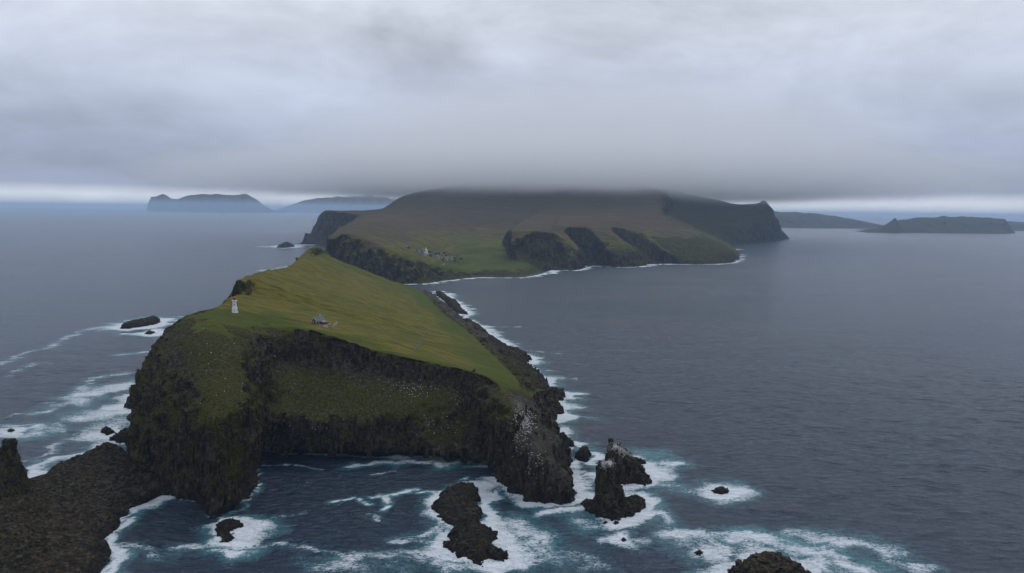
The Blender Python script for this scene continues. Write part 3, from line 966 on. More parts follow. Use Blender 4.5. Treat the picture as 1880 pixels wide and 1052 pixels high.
low_rock('skerry', pol([(792, 928), (805, 912), (815, 900), (840, 894), (872, 893), (880, 912), (877, 930), (886, 945), (878, 960), (850, 968), (828, 966), (806, 950)]), 'flat dark skerry in the bay, the farther of the joined pair', 4.2, cat='skerry', reach=12, tilt=(0.3, 0.3), rough=1.0, edge=7)
low_rock('skerry', pol([(838, 972), (862, 964), (885, 968), (905, 975), (912, 990), (905, 1003), (938, 1020), (930, 1028), (900, 1026), (880, 1042), (868, 1034), (840, 1022), (812, 1004), (830, 992), (820, 984)]), 'ragged dark skerry in the foam, the nearer of the joined pair', 4.0, cat='skerry', reach=20, rough=1.4, edge=6)
low_rock('rock', pol([(395, 968), (412, 955), (440, 958), (446, 966), (425, 978), (428, 992), (415, 998), (402, 988)]), 'low brown rock in foam in front of the tall cliff buttress', 2.8, reach=16, edge=4, rough=1.3)
low_rock('rock', pol([(1308, 902), (1318, 896), (1334, 898), (1338, 903), (1325, 908), (1311, 906)]), 'small rock awash in a ring of foam far from the stacks', 2.2, reach=20, edge=3)
low_rock('rock', pol([(1276, 1016), (1284, 1011), (1290, 1016), (1284, 1021)]), 'tiny dark rock in foam left of the big bottom rock', 1.8, reach=16, edge=2)
low_rock('rock', pol([(1332, 1060), (1352, 1046), (1370, 1034), (1400, 1026), (1440, 1030), (1470, 1045), (1492, 1062), (1470, 1090), (1400, 1100), (1350, 1085)]), 'big dark rounded rock at the bottom edge of the picture', 9.0, reach=24, edge=13, rough=0.6, tilt=(-0.15, 0.1))
low_rock('rock', pol([(1106, 960), (1112, 957), (1116, 960), (1110, 963)]), 'left one of two tiny rocks below the nearest stack', 1.2, reach=9, edge=1.5)
low_rock('rock', pol([(1125, 961), (1131, 957), (1136, 961), (1130, 964)]), 'right one of two tiny rocks below the nearest stack', 1.4, reach=9, edge=1.5)
low_rock('rock', pol([(1139, 991), (1146, 987), (1150, 992), (1144, 995)]), 'lone tiny rock in foam between the stack and the picture bottom', 1.2, reach=10, edge=1.5)
low_rock('rock', pol([(219, 602), (232, 595), (262, 590), (280, 585), (292, 586), (290, 594), (262, 600), (235, 604)]), 'long dark skerry left of the islet, with a raised right end', 8, reach=42, edge=14, tilt=(0.3, 0))
low_rock('rock', pol([(266, 612), (275, 607), (284, 611), (275, 614)]), 'small low rock just below the long skerry left of the islet', 2.5, reach=30, edge=6)
low_rock('rock', pol([(225, 748), (240, 730), (262, 722), (275, 735), (270, 752), (245, 752)]), 'dark rock against the west cliff foot with white surf around', 8, reach=26, edge=9)
low_rock('rock', pol([(183, 794), (196, 785), (212, 794), (198, 798)]), 'small dark rock in surf off the west cliff foot', 4, reach=22, edge=5)
low_rock('rock', pol([(202, 808), (222, 796), (250, 790), (262, 802), (240, 812), (215, 812)]), 'flat dark rock between the west cliff and the small surf rock', 6, reach=22, edge=8)
low_rock('rock', pol([(14, 791), (20, 787), (26, 791), (19, 794)]), 'rock just awash in a foam patch at the left picture edge', 1.5, reach=22, edge=3)
s1 = P(558, 449)
stack('sea_stack', 'distant spiky sea stack off the big left bluff', (s1[0], s1[1] + 40), (38, 30), (s1[0] + 4, s1[1] + 40), (6, 6), 55, power=0.45, white=False, reach=60)
low_rock('skerry', pol([(509, 454), (518, 450), (532, 449), (540, 453), (525, 455)]), 'distant low dark skerry left of the spiky stack', 18, cat='skerry', reach=60, edge=30)

# left rock platform with its spire
plat = low_rock('rock_platform', pol([(330, 908), (300, 911), (272, 920), (240, 934), (226, 950), (222, 962), (205, 975), (192, 992), (203, 1012), (195, 1035), (180, 1060), (150, 1110), (60, 1180), (-120, 1150)])
                + [P(-160, 960, 4), P(-40, 905, 4), P(40, 893, 3), P(72, 882, 3), P(92, 862, 3), P(130, 850, 3), P(168, 842, 3), P(190, 824, 3), P(232, 830, 3), P(262, 850, 3), P(330, 880, 4)],
                'dark flat rock platform in the lower left corner joined to the islet', 7.0, cat='rock platform', reach=7, edge=9, rough=0.7, res=0.8, tilt=(-0.35, 0.05), moss=0.35,
                bumps=[(P(40, 940, 8)[0], P(40, 940, 8)[1], 8, 18), (P(-10, 1000, 8)[0], P(-10, 1000, 8)[1], 9, 24), (P(185, 836, 5)[0], P(185, 836, 5)[1], 5, 14)])
sp = PY(12, 905, 462)
stack('rock_spire', 'mossy brown rock spire at the left picture edge on the platform', (sp[0] - 5, sp[1] + 6), (17, 13), (sp[0] - 1, sp[1] + 8), (1.5, 1.8), 40, cat='rock spire', white=False, power=1.1, skirt=0.5, reach=1, slope=(-0.3, 0))


def ray_hit(bv, px, py):
    h = bv.ray_cast(Vector((0, 0, H)), Vector(ray(px, py)))
    return h[0]


# basalt ledges running out from the islet's east shore: parts of the islet
for pts, hh in (([(815, 548), (838, 556), (858, 578), (842, 576), (825, 566)], 7), ([(850, 588), (880, 600), (896, 612), (880, 614), (855, 603)], 7),
                ([(885, 614), (912, 626), (932, 637), (915, 639), (890, 630)], 7), ([(880, 630), (925, 645), (955, 650), (975, 660), (964, 668), (935, 666), (895, 658)], 10),
                ([(910, 660), (960, 674), (990, 695), (1004, 705), (988, 711), (948, 708), (918, 690)], 13), ([(800, 535), (815, 541), (834, 556), (822, 556), (806, 546)], 6)):
    o = low_rock('rock_ledge', pol(pts), None, hh, cat=None, reach=22, edge=5.5, rough=0.9, tilt=(-0.3, 0.1))
    o.parent = islet

# ------------------------------------------------------------------ buildings
class MB:
    def __init__(self):
        self.v, self.f = [], []

    def add(self, V, Fc):
        k = len(self.v)
        self.v += [tuple(x) for x in V]
        self.f += [tuple(i + k for i in f) for f in Fc]
        return self

    def box(self, x0, x1, y0, y1, z0, z1):
        return self.add([(x0, y0, z0), (x1, y0, z0), (x1, y1, z0), (x0, y1, z0), (x0, y0, z1), (x1, y0, z1), (x1, y1, z1), (x0, y1, z1)],
                        [(0, 3, 2, 1), (4, 5, 6, 7), (0, 1, 5, 4), (1, 2, 6, 5), (2, 3, 7, 6), (3, 0, 4, 7)])

    def gable(self, x0, x1, y0, y1, z0, z1, zr):
        """walls with gable ends facing -y and +y"""
        xm = (x0 + x1) / 2
        return self.add([(x0, y0, z0), (x1, y0, z0), (x1, y0, z1), (xm, y0, zr), (x0, y0, z1), (x0, y1, z0), (x1, y1, z0), (x1, y1, z1), (xm, y1, zr), (x0, y1, z1)],
                        [(0, 1, 2, 3, 4), (9, 8, 7, 6, 5), (0, 4, 9, 5), (1, 6, 7, 2), (0, 5, 6, 1), (2, 7, 8, 3), (4, 3, 8, 9)])

    def slope_pair(self, x0, x1, y0, y1, z1, zr, th, ov):
        """two roof slabs over gable()"""
        xm = (x0 + x1) / 2
        k = (zr - z1) / (xm - x0)
        for sx, xe in ((-1, x0 - ov), (1, x1 + ov)):
            ze = z1 - k * ov
            V = [(xe, y0 - ov, ze + 0.02), (xm, y0 - ov, zr + 0.02), (xm, y1 + ov, zr + 0.02), (xe, y1 + ov, ze + 0.02)]
            V += [(a, b__, c + th) for a, b__, c in V]
            self.add(V, [(0, 1, 2, 3), (7, 6, 5, 4), (0, 4, 5, 1), (1, 5, 6, 2), (2, 6, 7, 3), (3, 7, 4, 0)])
        return self

    def lathe(self, prof, sides, rot=0.0):
        V = []
        for r_, z_ in prof:
            V += [(r_ * math.cos(rot + 2 * math.pi * i / sides), r_ * math.sin(rot + 2 * math.pi * i / sides), z_) for i in range(sides)]
        Fc = [tuple(range(sides))[::-1], tuple(range((len(prof) - 1) * sides, len(prof) * sides))]
        for k in range(len(prof) - 1):
            Fc += [(k * sides + i, k * sides + (i + 1) % sides, (k + 1) * sides + (i + 1) % sides, (k + 1) * sides + i) for i in range(sides)]
        return self.add(V, Fc)

    def build(self, name, mat, parent=None):
        me = bpy.data.meshes.new(name)
        me.from_pydata(self.v, [], self.f)
        me.update()
        return link(name, me, mat, parent)


M_OFFWHITE = simple('weathered_white', (0.28, 0.28, 0.265), 0.8, 0.12, 0.8)
M_WHITE = simple('white_paint', (0.72, 0.72, 0.71), 0.6, 0.06, 1.5)
M_RED = simple('red_paint', (0.42, 0.05, 0.035), 0.5, 0.1, 2.0)
M_GLASS = simple('dark_glass', (0.02, 0.025, 0.03), 0.1, 0.1, 1.0)
M_GREENROOF = simple('green_roof', (0.05, 0.095, 0.075), 0.6, 0.12, 1.5)
M_REDWALL = simple('dark_red_boards', (0.13, 0.035, 0.03), 0.75, 0.15, 2.0)
M_STONE = simple('grey_stone', (0.22, 0.21, 0.19), 0.9, 0.25, 2.5, 0.4)
M_PALE = simple('pale_concrete', (0.42, 0.41, 0.39), 0.85, 0.12, 2.0)
M_GREYROOF = simple('grey_roof', (0.16, 0.16, 0.16), 0.7, 0.15, 1.5)
M_DARK = simple('dark_boards', (0.03, 0.028, 0.028), 0.7, 0.15, 2.0)
M_TURF = simple('turf_roof', (0.055, 0.07, 0.018), 0.95, 0.2, 1.5)


def empty(name, loc, rz=0.0):
    e = bpy.data.objects.new(name, None)
    COL.objects.link(e)
    e.location = loc
    e.rotation_euler = (0, 0, rz)
    return e


lp = ray_hit(BV_ISLET, 431, 573)
print('lighthouse at', lp)
lh = empty('lighthouse', (lp.x, lp.y, lp.z - 0.2), R(12))
tag(lh, 'white stepped lighthouse with a red lantern on the cliff top', 'lighthouse')
r8 = math.pi / 8
MB().lathe([(2.9, -2.5), (2.9, 0.55), (2.75, 0.6)], 8, r8).build('plinth', M_WHITE, lh)
MB().lathe([(2.35, 0.55), (2.3, 4.4), (1.9, 4.65)], 8, r8).build('base_storey', M_WHITE, lh)
MB().lathe([(1.8, 4.6), (1.65, 9.2)], 8, r8).build('tower', M_WHITE, lh)
MB().lathe([(1.65, 9.0), (2.2, 9.6), (2.25, 10.5), (2.1, 10.55)], 8, r8).build('gallery', M_WHITE, lh)
ln_ = MB().lathe([(1.25, 10.5), (1.25, 11.3), (1.3, 11.35)], 10).build('lantern_base', M_RED, lh)
MB().lathe([(1.12, 11.33), (1.12, 12.4)], 10).build('lantern_glass', M_GLASS, ln_)
MB().lathe([(1.4, 12.4), (1.25, 12.9), (0.75, 13.5), (0.2, 13.8), (0.12, 14.5)], 10).build('dome', M_RED, ln_)
for k in range(10):
    a_ = 2 * math.pi * k / 10
    x_, y_ = 1.2 * math.cos(a_), 1.2 * math.sin(a_)
    MB().box(x_ - .07, x_ + .07, y_ - .07, y_ + .07, 11.33, 12.42).build('lantern_bar', M_RED, ln_)
MB().box(-0.35, 0.35, -1.85, -1.55, 6.2, 7.3).build('window', M_GLASS, lh)
MB().box(-0.4, 0.4, -2.24, -2.05, 0.62, 2.4).build('door', M_PALE, lh)

hp = ray_hit(BV_ISLET, 585, 596)
print('house at', hp)
hs = empty('keeper_house', (hp.x, hp.y, hp.z), R(-38))
tag(hs, 'dark red keeper\'s house with a green gable roof on the grass', 'house')
MB().box(-3.9, 3.9, -4.7, 4.7, -2.5, 0.9).build('foundation', M_PALE, hs)
MB().gable(-3.6, 3.6, -4.4, 4.4, 0.9, 3.9, 7.6).build('wall', M_REDWALL, hs)
rf = MB().slope_pair(-3.6, 3.6, -4.4, 4.4, 3.9, 7.6, 0.2, 0.45).build('roof', M_GREENROOF, hs)
MB().box(-0.4, 0.4, 1.0, 1.8, 6.5, 9.0).build('chimney', M_PALE, rf)
bb = MB()
for sx in (-1, 1):
    V = [(0, -4.95, 7.62), (sx * 4.05, -4.95, 3.45), (sx * 4.05, -4.95, 3.1), (0, -4.95, 7.2)]
    V += [(a_, b__ + 0.06, c_) for a_, b__, c_ in V]
    bb.add(V, [(0, 1, 2, 3), (7, 6, 5, 4), (0, 4, 5, 1), (1, 5, 6, 2), (2, 6, 7, 3), (3, 7, 4, 0)])
bb.build('bargeboard', M_WHITE, rf)
for x_, z_ in ((-2.0, 1.7), (2.0, 1.7), (0.0, 4.4)):
    w_ = MB().box(x_ - 0.7, x_ + 0.7, -4.5, -4.38, z_, z_ + 1.5).build('window', M_WHITE, hs)
    MB().box(x_ - 0.52, x_ + 0.52, -4.53, -4.4, z_ + 0.18, z_ + 1.32).build('pane', M_GLASS, w_)
for y_ in (-2.2, 1.8):
    w_ = MB().box(3.58, 3.7, y_ - 0.7, y_ + 0.7, 1.7, 3.1).build('window', M_WHITE, hs)
    MB().box(3.6, 3.73, y_ - 0.52, y_ + 0.52, 1.85, 2.95).build('pane', M_GLASS, w_)
MB().box(3.62, 8.4, -1.2, 3.4, -2.5, 0.7).build('annex_foundation', M_PALE, hs)
MB().add([(3.62, -1.0, 0.7), (8.2, -1.0, 0.7), (8.2, 3.2, 0.7), (3.62, 3.2, 0.7), (3.62, -1.0, 3.7), (8.2, -1.0, 3.0), (8.2, 3.2, 3.0), (3.62, 3.2, 3.7)],
         [(0, 3, 2, 1), (4, 5, 6, 7), (0, 1, 5, 4), (1, 2, 6, 5), (2, 3, 7, 6), (3, 0, 4, 7)]).build('annex_wall', M_REDWALL, hs)
V = [(3.6, -1.3, 3.75), (8.5, -1.3, 3.0), (8.5, 3.5, 3.0), (3.6, 3.5, 3.75)]
V += [(a_, b__, c_ + 0.18) for a_, b__, c_ in V]
MB().add(V, [(3, 2, 1, 0), (4, 5, 6, 7), (0, 1, 5, 4), (1, 2, 6, 5), (2, 3, 7, 6), (3, 0, 4, 7)]).build('annex_roof', M_GREYROOF, hs)
MB().box(-1.0, 6.5, -6.6, -4.72, -2.5, 0.35).build('terrace', M_PALE, hs)


def wall_strip(name, sights, bv, width, height, mat, label, cat, step=1.2):
    pts = []
    for (x0, y0), (x1, y1) in zip(sights[:-1], sights[1:]):
        a_, b__ = ray_hit(bv, x0, y0), ray_hit(bv, x1, y1)
        k = max(2, int((b__ - a_).length / step))
        for i in range(k):
            q_ = a_.lerp(b__, i / k)
            h_ = bv.ray_cast(Vector((q_.x, q_.y, 400)), Vector((0, 0, -1)))[0]
            pts.append(np.array(h_ if h_ else q_))
    pts = np.array(pts)
    d_ = np.gradient(pts[:, :2], axis=0)
    nrm = np.stack([-d_[:, 1], d_[:, 0]], 1)
    nrm /= np.linalg.norm(nrm, axis=1, keepdims=True) + 1e-9
    V = []
    for q_, n_ in zip(pts, nrm):
        hh_ = height * random.uniform(0.8, 1.2)
        w_ = width * random.uniform(0.85, 1.15)
        for sx, z_ in ((-1, -0.8), (-0.8, hh_), (0.8, hh_), (1, -0.8)):
            V.append((q_[0] + n_[0] * sx * w_ / 2, q_[1] + n_[1] * sx * w_ / 2, q_[2] + z_))
    me = raw_mesh(name, V, grid_faces(len(pts), 4), False)
    return tag(link(name, me, mat), label, cat)


wall_strip('stone_wall', [(603, 597), (619, 592), (613, 600), (606, 603)], BV_ISLET, 0.8, 1.0, M_STONE, 'low grey stone garden wall beside the red house', 'stone wall')
wall_strip('turf_wall', [(757, 652), (765, 638), (775, 621), (784, 606)], BV_ISLET, 1.0, 0.5, M_DARK, 'thin dark fence line crossing the lower grass slope', 'fence')

# the village on the far slope
VG = [  # sight, width, depth, wall, roof, turn, label
    (776.6, 460, 9, 7, M_OFFWHITE, M_GREYROOF, 20, 'white house just behind the church in the far village'),
    (781, 470, 10, 7, M_OFFWHITE, M_GREYROOF, 70, 'white house in front of the church in the far village'),
    (804, 473, 12, 8, M_OFFWHITE, M_STONE, 60, 'large white house with a pale roof in the middle of the far village'),
    (798.5, 472.5, 8, 6, M_OFFWHITE, M_DARK, 30, 'small white house left of the large white one in the far village'),
    (810, 474, 8, 6, M_STONE, M_GREYROOF, 75, 'pale grey house right of the large white one in the far village'),
    (822, 474, 8, 6, M_OFFWHITE, M_GREYROOF, 20, 'white house in the upper right row of the far village'),
    (829, 474, 9, 6, M_OFFWHITE, M_GREYROOF, 65, 'last white house of the upper right row of the far village'),
    (820.5, 478, 13, 6, M_OFFWHITE, M_STONE, 85, 'long low white house at the lower edge of the far village'),
    (830, 479, 9, 6, M_STONE, M_RED, 70, 'pale house with a red roof at the village\'s lower right edge'),
    (815, 489, 10, 6, M_STONE, M_GREYROOF, 80, 'pale boathouse below the village above the landing'),
    (762, 463.5, 8, 6, M_STONE, M_GREYROOF, 40, 'pale house at the left end of the far village'),
    (770, 464, 9, 6, M_STONE, M_GREYROOF, 70, 'pale house between the left end house and the church')]
DARKS = [(766, 461), (787, 463), (791, 463.5), (795, 466.5), (800, 467), (805, 466), (809, 468.5), (815, 465), (819, 470), (826, 470), (812, 478), (835, 474.5), (839, 472), (846, 476), (749, 456), (772, 469), (790, 470.5), (834, 479.5)]
proto = None


def village_house(px, py, w_, d__, wm, rm, rz):
    c_ = ray_hit(BV_ISLE, px, py)
    if c_ is None:
        return None
    e = empty('village_house', (c_.x, c_.y, c_.z), R(rz))
    h_ = random.uniform(3.4, 4.2)
    MB().gable(-w_ / 2, w_ / 2, -d__ / 2, d__ / 2, -3, h_, h_ + w_ * 0.4).build('wall', wm, e)
    MB().slope_pair(-w_ / 2, w_ / 2, -d__ / 2, d__ / 2, h_, h_ + w_ * 0.4, 0.25, 0.4).build('roof', rm, e)
    for x_ in (-w_ * 0.22, w_ * 0.22):
        MB().box(x_ - 0.6, x_ + 0.6, -d__ / 2 - 0.04, -d__ / 2 + 0.1, 1.2, 2.5).build('window', M_GLASS, e)
    return e


for px, py, w_, d__, wm, rm, rz, lb in VG:
    e = village_house(px, py, w_ * 0.85, d__ * 0.9, wm, rm, rz)
    if e:
        tag(e, lb, 'house', 'houses of the far village')
for k, (px, py) in enumerate(DARKS):
    e = village_house(px, py, 6.5, 8.0, M_DARK if k % 3 else M_GREYROOF, (M_DARK, M_TURF, M_GREYROOF, M_GREENROOF)[k % 4], 20 + 17 * k % 70)
    if e:
        tag(e, 'small dark house of the far village among the white ones', 'house', 'houses of the far village')
cp = ray_hit(BV_ISLE, 782, 466)
ch = empty('church', cp, R(25))
tag(ch, 'white village church with a pointed steeple, brightest building far off', 'church')
MB().gable(-4.5, 4.5, -3, 14, -3, 6, 10.5).build('nave', M_WHITE, ch)
MB().slope_pair(-4.5, 4.5, -3, 14, 6, 10.5, 0.25, 0.3).build('roof', M_GREYROOF, ch)
MB().box(-2.2, 2.2, -6.5, -3.02, -3, 11).build('tower', M_WHITE, ch)
MB().lathe([(3.1, 11), (0.1, 19)], 4, math.pi / 4).build('steeple', M_WHITE, ch)
ch.children[-1].location = (0, -4.75, 0)

# ------------------------------------------------------------------ boulders at the foot of the west buttress
def bvh_of(o):
    mw = o.matrix_world
    return BVHTree.FromPolygons([tuple(v.co) for v in o.data.vertices], [tuple(f_.vertices) for f_ in o.data.polygons])


BV_PLAT = bvh_of(plat)
bmeshes = []
for k in range(6):
    th = np.linspace(0, 2 * math.pi, 9, endpoint=False)
    ph = np.linspace(-1.5, 1.5, 6)
    T, Ph = np.meshgrid(th, ph)
    v = np.stack([np.cos(Ph) * np.cos(T), np.cos(Ph) * np.sin(T), np.sin(Ph) * 0.75], -1).reshape(-1, 3)
    v *= (1 + 0.45 * perlin(v * 1.3 + 11 * k))[:, None]
    cv = np.zeros((len(v), 4))
    cv[:, 1] = 0.45
    cv[:, 3] = 0.25 + 0.08 * k
    me = raw_mesh('boulder', v, grid_faces(6, 9, True), False, {'cover': cv})
    me.materials.append(MAT_ROCK)
    bmeshes.append(me)
nb_ = 0
for k in range(260):
    if nb_ >= 45:
        break
    px, py = random.triangular(140, 300, 225), random.triangular(855, 925, 895)
    if py < 872 and px < 190:
        continue
    h_ = ray_hit(BV_PLAT, px, py)
    if h_ is None or h_.z < 1:
        continue
    hi = ray_hit(BV_ISLET, px, py)
    if hi is not None and hi.length < h_.length:
        continue
    o = link('boulder', bmeshes[k % 6])
    r_ = random.uniform(1.2, 1.9) if nb_ > 18 else random.uniform(1.9, 3.2)
    o.location = h_ + Vector((0, 0, r_ * 0.25))
    o.scale = (r_ * random.uniform(.8, 1.3), r_ * random.uniform(.8, 1.2), r_)
    o.rotation_euler = (random.uniform(-.4, .4), random.uniform(-.4, .4), random.uniform(0, 6))
    tag(o, 'brown boulder in the boulder field between rock platform and cliff buttress', 'boulder', 'boulders at the cliff foot')
    nb_ += 1

# ------------------------------------------------------------------ nesting seabirds, too many to count
def bird(loc, s_):
    a_ = random.uniform(0, 6.28)
    c_, n_ = math.cos(a_), math.sin(a_)
    base = [(0.5, 0, 0.30), (0.15, 0.16, 0.34), (0.15, -0.16, 0.34), (-0.45, 0, 0.22), (0.1, 0, 0.05), (0.42, 0, 0.62), (0.12, 0, 0.46)]
    V = [(loc[0] + s_ * (x * c_ - y * n_), loc[1] + s_ * (x * n_ + y * c_), loc[2] + s_ * z) for x, y, z in base]
    return V, [(0, 1, 4), (0, 4, 2), (1, 3, 4), (2, 4, 3), (0, 5, 1), (0, 2, 5), (1, 6, 3), (2, 3, 6), (5, 6, 1), (5, 2, 6)]


def flock(label, areas, bvs):
    mb = MB()
    for n_, x0, x1, y0, y1 in areas:
        for k in range(n_):
            px, py = random.gauss((x0 + x1) / 2, (x1 - x0) / 4), random.gauss((y0 + y1) / 2, (y1 - y0) / 4)
            best = None
            for bv in bvs:
                h_ = ray_hit(bv, px, py)
                if h_ is not None and (best is None or h_.y < best.y):
                    best = h_
            if best is not None and best.z > 4:
                mb.add(*bird(best, random.uniform(0.75, 1.1)))
    o = mb.build('seabird_colony', M_WHITE)
    tag(o, label, None, None, 'stuff')


stacks = [o for o in bpy.data.objects if o.name.startswith('sea_stack')]
BVS = [bvh_of(o) for o in stacks[:2]]
flock('white nesting seabirds crowded on the bird cliff at the right end', [(330, 945, 985, 755, 800), (70, 950, 1005, 830, 880), (40, 930, 975, 780, 850)], [BV_ISLET])
flock('white seabirds sitting on the tops of the two stacks', [(110, 1107, 1132, 843, 860), (120, 1107, 1148, 812, 832)], BVS + [BV_ISLET])
flock('white seabirds scattered over ledges of the dark front cliff', [(70, 700, 800, 695, 730), (25, 830, 860, 725, 745), (45, 480, 640, 770, 815), (40, 760, 840, 760, 800), (22, 300, 500, 620, 760)], [BV_ISLET])


# ------------------------------------------------------------------ the sea
def sea():
    xs = np.concatenate([-np.geomspace(1400, 75000, 60)[::-1], np.arange(-1390, -420, 8), np.arange(-420, 330, 1.9), np.arange(330, 640, 3.2), np.arange(642, 1100, 8), np.geomspace(1110, 75000, 60)])
    ys = np.concatenate([-np.geomspace(3000, 30000, 8)[::-1], np.linspace(-2500, 320, 20), np.arange(326, 900, 2.2), np.arange(900, 1900, 5), np.arange(1900, 3300, 14), np.geomspace(3320, 75000, 90)])
    X, Yg = np.meshgrid(xs, ys)
    p = np.stack([X.ravel(), Yg.ravel(), np.zeros(X.size)], 1)
    near = (np.abs(p[:, 0] + 0) < 2600) & (p[:, 1] > 300) & (p[:, 1] < 7000)
    idx = np.where(near)[0]
    from mathutils.kdtree import KDTree
    kd = KDTree(len(COAST))
    for i, c in enumerate(COAST):
        kd.insert((c[0], c[1], 0), i)
    kd.balance()
    foam = np.zeros(len(p))
    w = fbm(p[idx] / np.array([42, 30, 1]) + 3, 4)
    wv = fbm(p[idx] / np.array([14, 9, 1]) + 13, 3)
    wsc = np.where(p[idx, 1] > 1700, 2.2, 1.0)
    wx = wsc * (13 * fbm(p[idx] / np.array([30, 22, 1]) + 77, 3) - 3.5)
    wy = wsc * 10 * fbm(p[idx] / np.array([30, 22, 1]) + 177, 3)
    res_d = np.empty(len(idx))
    res_r = np.empty(len(idx))
    for k, i in enumerate(idx):
        _, j, dd = kd.find((p[i, 0] + wx[k], p[i, 1] + wy[k], 0))
        res_d[k] = dd
        res_r[k] = COAST[j][2]
    reach = res_r * np.clip(0.66 + 1.6 * w + 0.5 * wv, 0.10, 2.0)
    foam[idx] = np.clip(1.15 - res_d / np.maximum(reach, 0.5), 0, 1.15) ** 0.8
    aer = np.zeros(len(p))
    aer[idx] = np.clip(1.1 - res_d / np.maximum(res_r * (1.5 + 1.2 * w), 1), 0, 1)
    # drifting foam lines and swash sheets: (sights, half width m, strength)
    strokes = [
        ([(605, 922), (650, 914), (680, 925)], 1.6, .9), ([(680, 914), (715, 910), (765, 898)], 2.4, 1.1), ([(712, 912), (708, 935)], 2.2, .9), ([(765, 905), (820, 900), (868, 886)], 1.5, 1.1),
        ([(845, 882), (857, 877)], 1.5, .9), ([(907, 902), (905, 916), (890, 924)], 2.2, 1.0), ([(680, 945), (700, 955)], 2.5, .55),
        ([(640, 856), (690, 850), (740, 848), (800, 846), (815, 856), (840, 848), (900, 856)], 3.6, 1.0), ([(720, 865), (690, 870)], 2, .6), ([(480, 855), (540, 852), (590, 862)], 1.4, .7),
        ([(420, 985), (450, 975), (490, 962)], 6, .95), ([(400, 1010), (430, 1020), (460, 1005)], 5, .95), ([(380, 1000), (320, 1002)], 3, .6),
        ([(460, 1005), (520, 998), (580, 1010), (640, 1022)], 2.2, .55), ([(580, 1035), (660, 1030), (740, 1022), (820, 1020)], 6, .6), ([(620, 1045), (760, 1040)], 7, .55),
        ([(210, 960), (235, 945), (270, 928), (330, 910)], 1.8, 1.0), ([(200, 1000), (215, 1030), (205, 1052)], 4, .9), ([(225, 1000), (300, 1022), (340, 1010)], 4, .55), ([(480, 955), (520, 945), (560, 940)], 1.8, .5),
        ([(900, 960), (950, 965), (980, 985), (960, 1010), (990, 1030)], 9, .8), ([(930, 1035), (1010, 1030), (1060, 1020)], 9, .55), ([(760, 985), (815, 968), (820, 980)], 4, .7), ([(730, 990), (790, 995)], 4, .6),
        ([(1000, 940), (1050, 938), (1080, 930)], 5, .9), ([(1080, 965), (1130, 955), (1190, 945), (1215, 960)], 8, .8), ([(1100, 990), (1140, 985), (1180, 990)], 6, .6),
        ([(1150, 850), (1195, 835), (1230, 850)], 9, .85), ([(1180, 880), (1240, 895), (1300, 910), (1350, 900), (1330, 890)], 8, .7),
        ([(1240, 985), (1290, 990), (1310, 1000), (1270, 1010)], 8, .75), ([(1240, 975), (1330, 980), (1420, 982)], 4, .6), ([(1380, 990), (1450, 1000), (1520, 1015), (1600, 1040)], 9, 1.05), ([(1470, 985), (1560, 990), (1610, 1005), (1680, 1045)], 7, .72), ([(1500, 1040), (1600, 1050)], 10, .8),
        ([(0, 670), (40, 650), (90, 638), (125, 618), (160, 605), (200, 597)], 6, .62), ([(20, 690), (60, 665), (90, 668)], 4, .5), ([(60, 760), (110, 745), (140, 720), (180, 690), (230, 685)], 6, .75), ([(0, 770), (60, 750), (100, 735)], 3, .5),
        ([(0, 795), (40, 785), (90, 792), (60, 802)], 9, .95), ([(40, 850), (95, 828), (120, 800), (110, 775)], 4, .55), ([(150, 740), (190, 715), (240, 700)], 12, .8), ([(160, 760), (230, 755)], 14, .85), ([(160, 800), (230, 770)], 12, .7),
        ([(60, 882), (95, 848), (150, 835), (190, 812)], 6, .9), ([(200, 600), (255, 600), (310, 590)], 9, 1.0), ([(225, 612), (270, 616), (300, 608)], 8, .85), ([(235, 650), (275, 645)], 7, .75),
        ([(480, 453), (560, 453), (600, 452)], 18, .8), ([(510, 500), (570, 480)], 14, .6), ([(470, 498), (540, 488)], 12, .6), ([(1000, 700), (1060, 695)], 5, .4), ([(1040, 760), (1100, 770)], 7, .5), ([(1040, 740), (1070, 745)], 9, .6),
        ([(900, 600), (960, 600)], 4, .4), ([(940, 640), (1030, 650)], 4, .5)]
    for pts, hw, s_ in strokes:
        q_ = np.array([P(*a_)[:2] for a_ in pts])
        bb0, bb1 = q_.min(0) - hw * 6, q_.max(0) + hw * 6
        sel = idx[(p[idx, 0] > bb0[0]) & (p[idx, 0] < bb1[0]) & (p[idx, 1] > bb0[1]) & (p[idx, 1] < bb1[1])]
        if not len(sel):
            continue
        pw = p[sel][:, :2] + np.stack([fbm(p[sel] / (hw * 5) + 1, 3), fbm(p[sel] / (hw * 5) + 51, 3)], 1) * hw * 2.6
        dm = np.full(len(sel), 1e9)
        for A, B in zip(q_[:-1], q_[1:]):
            e = B - A
            tt = np.clip(((pw - A) @ e) / (e @ e), 0, 1)
            dm = np.minimum(dm, np.hypot(*(pw - A - tt[:, None] * e).T))
        foam[sel] = np.maximum(foam[sel], s_ * np.clip(1.25 - dm / hw * 0.8, 0, 1) * np.clip(0.80 + 1.3 * fbm(p[sel] / np.array([hw * 5, hw * 3, 1]) + 9, 4), 0.0, 1.15))
        aer[sel] = np.maximum(aer[sel], s_ * np.clip(1.2 - dm / (hw * 3), 0, 1))
    # swell and wind waves as real relief where the water is close
    cr, sr = math.cos(R(16)), math.sin(R(16))
    wpt = np.stack([p[idx, 0] * cr - p[idx, 1] * sr, p[idx, 0] * sr + p[idx, 1] * cr, np.zeros(len(idx))], 1)
    fade = sstep(1700, 700, p[idx, 1]) * sstep(700, 560, np.abs(p[idx, 0]))
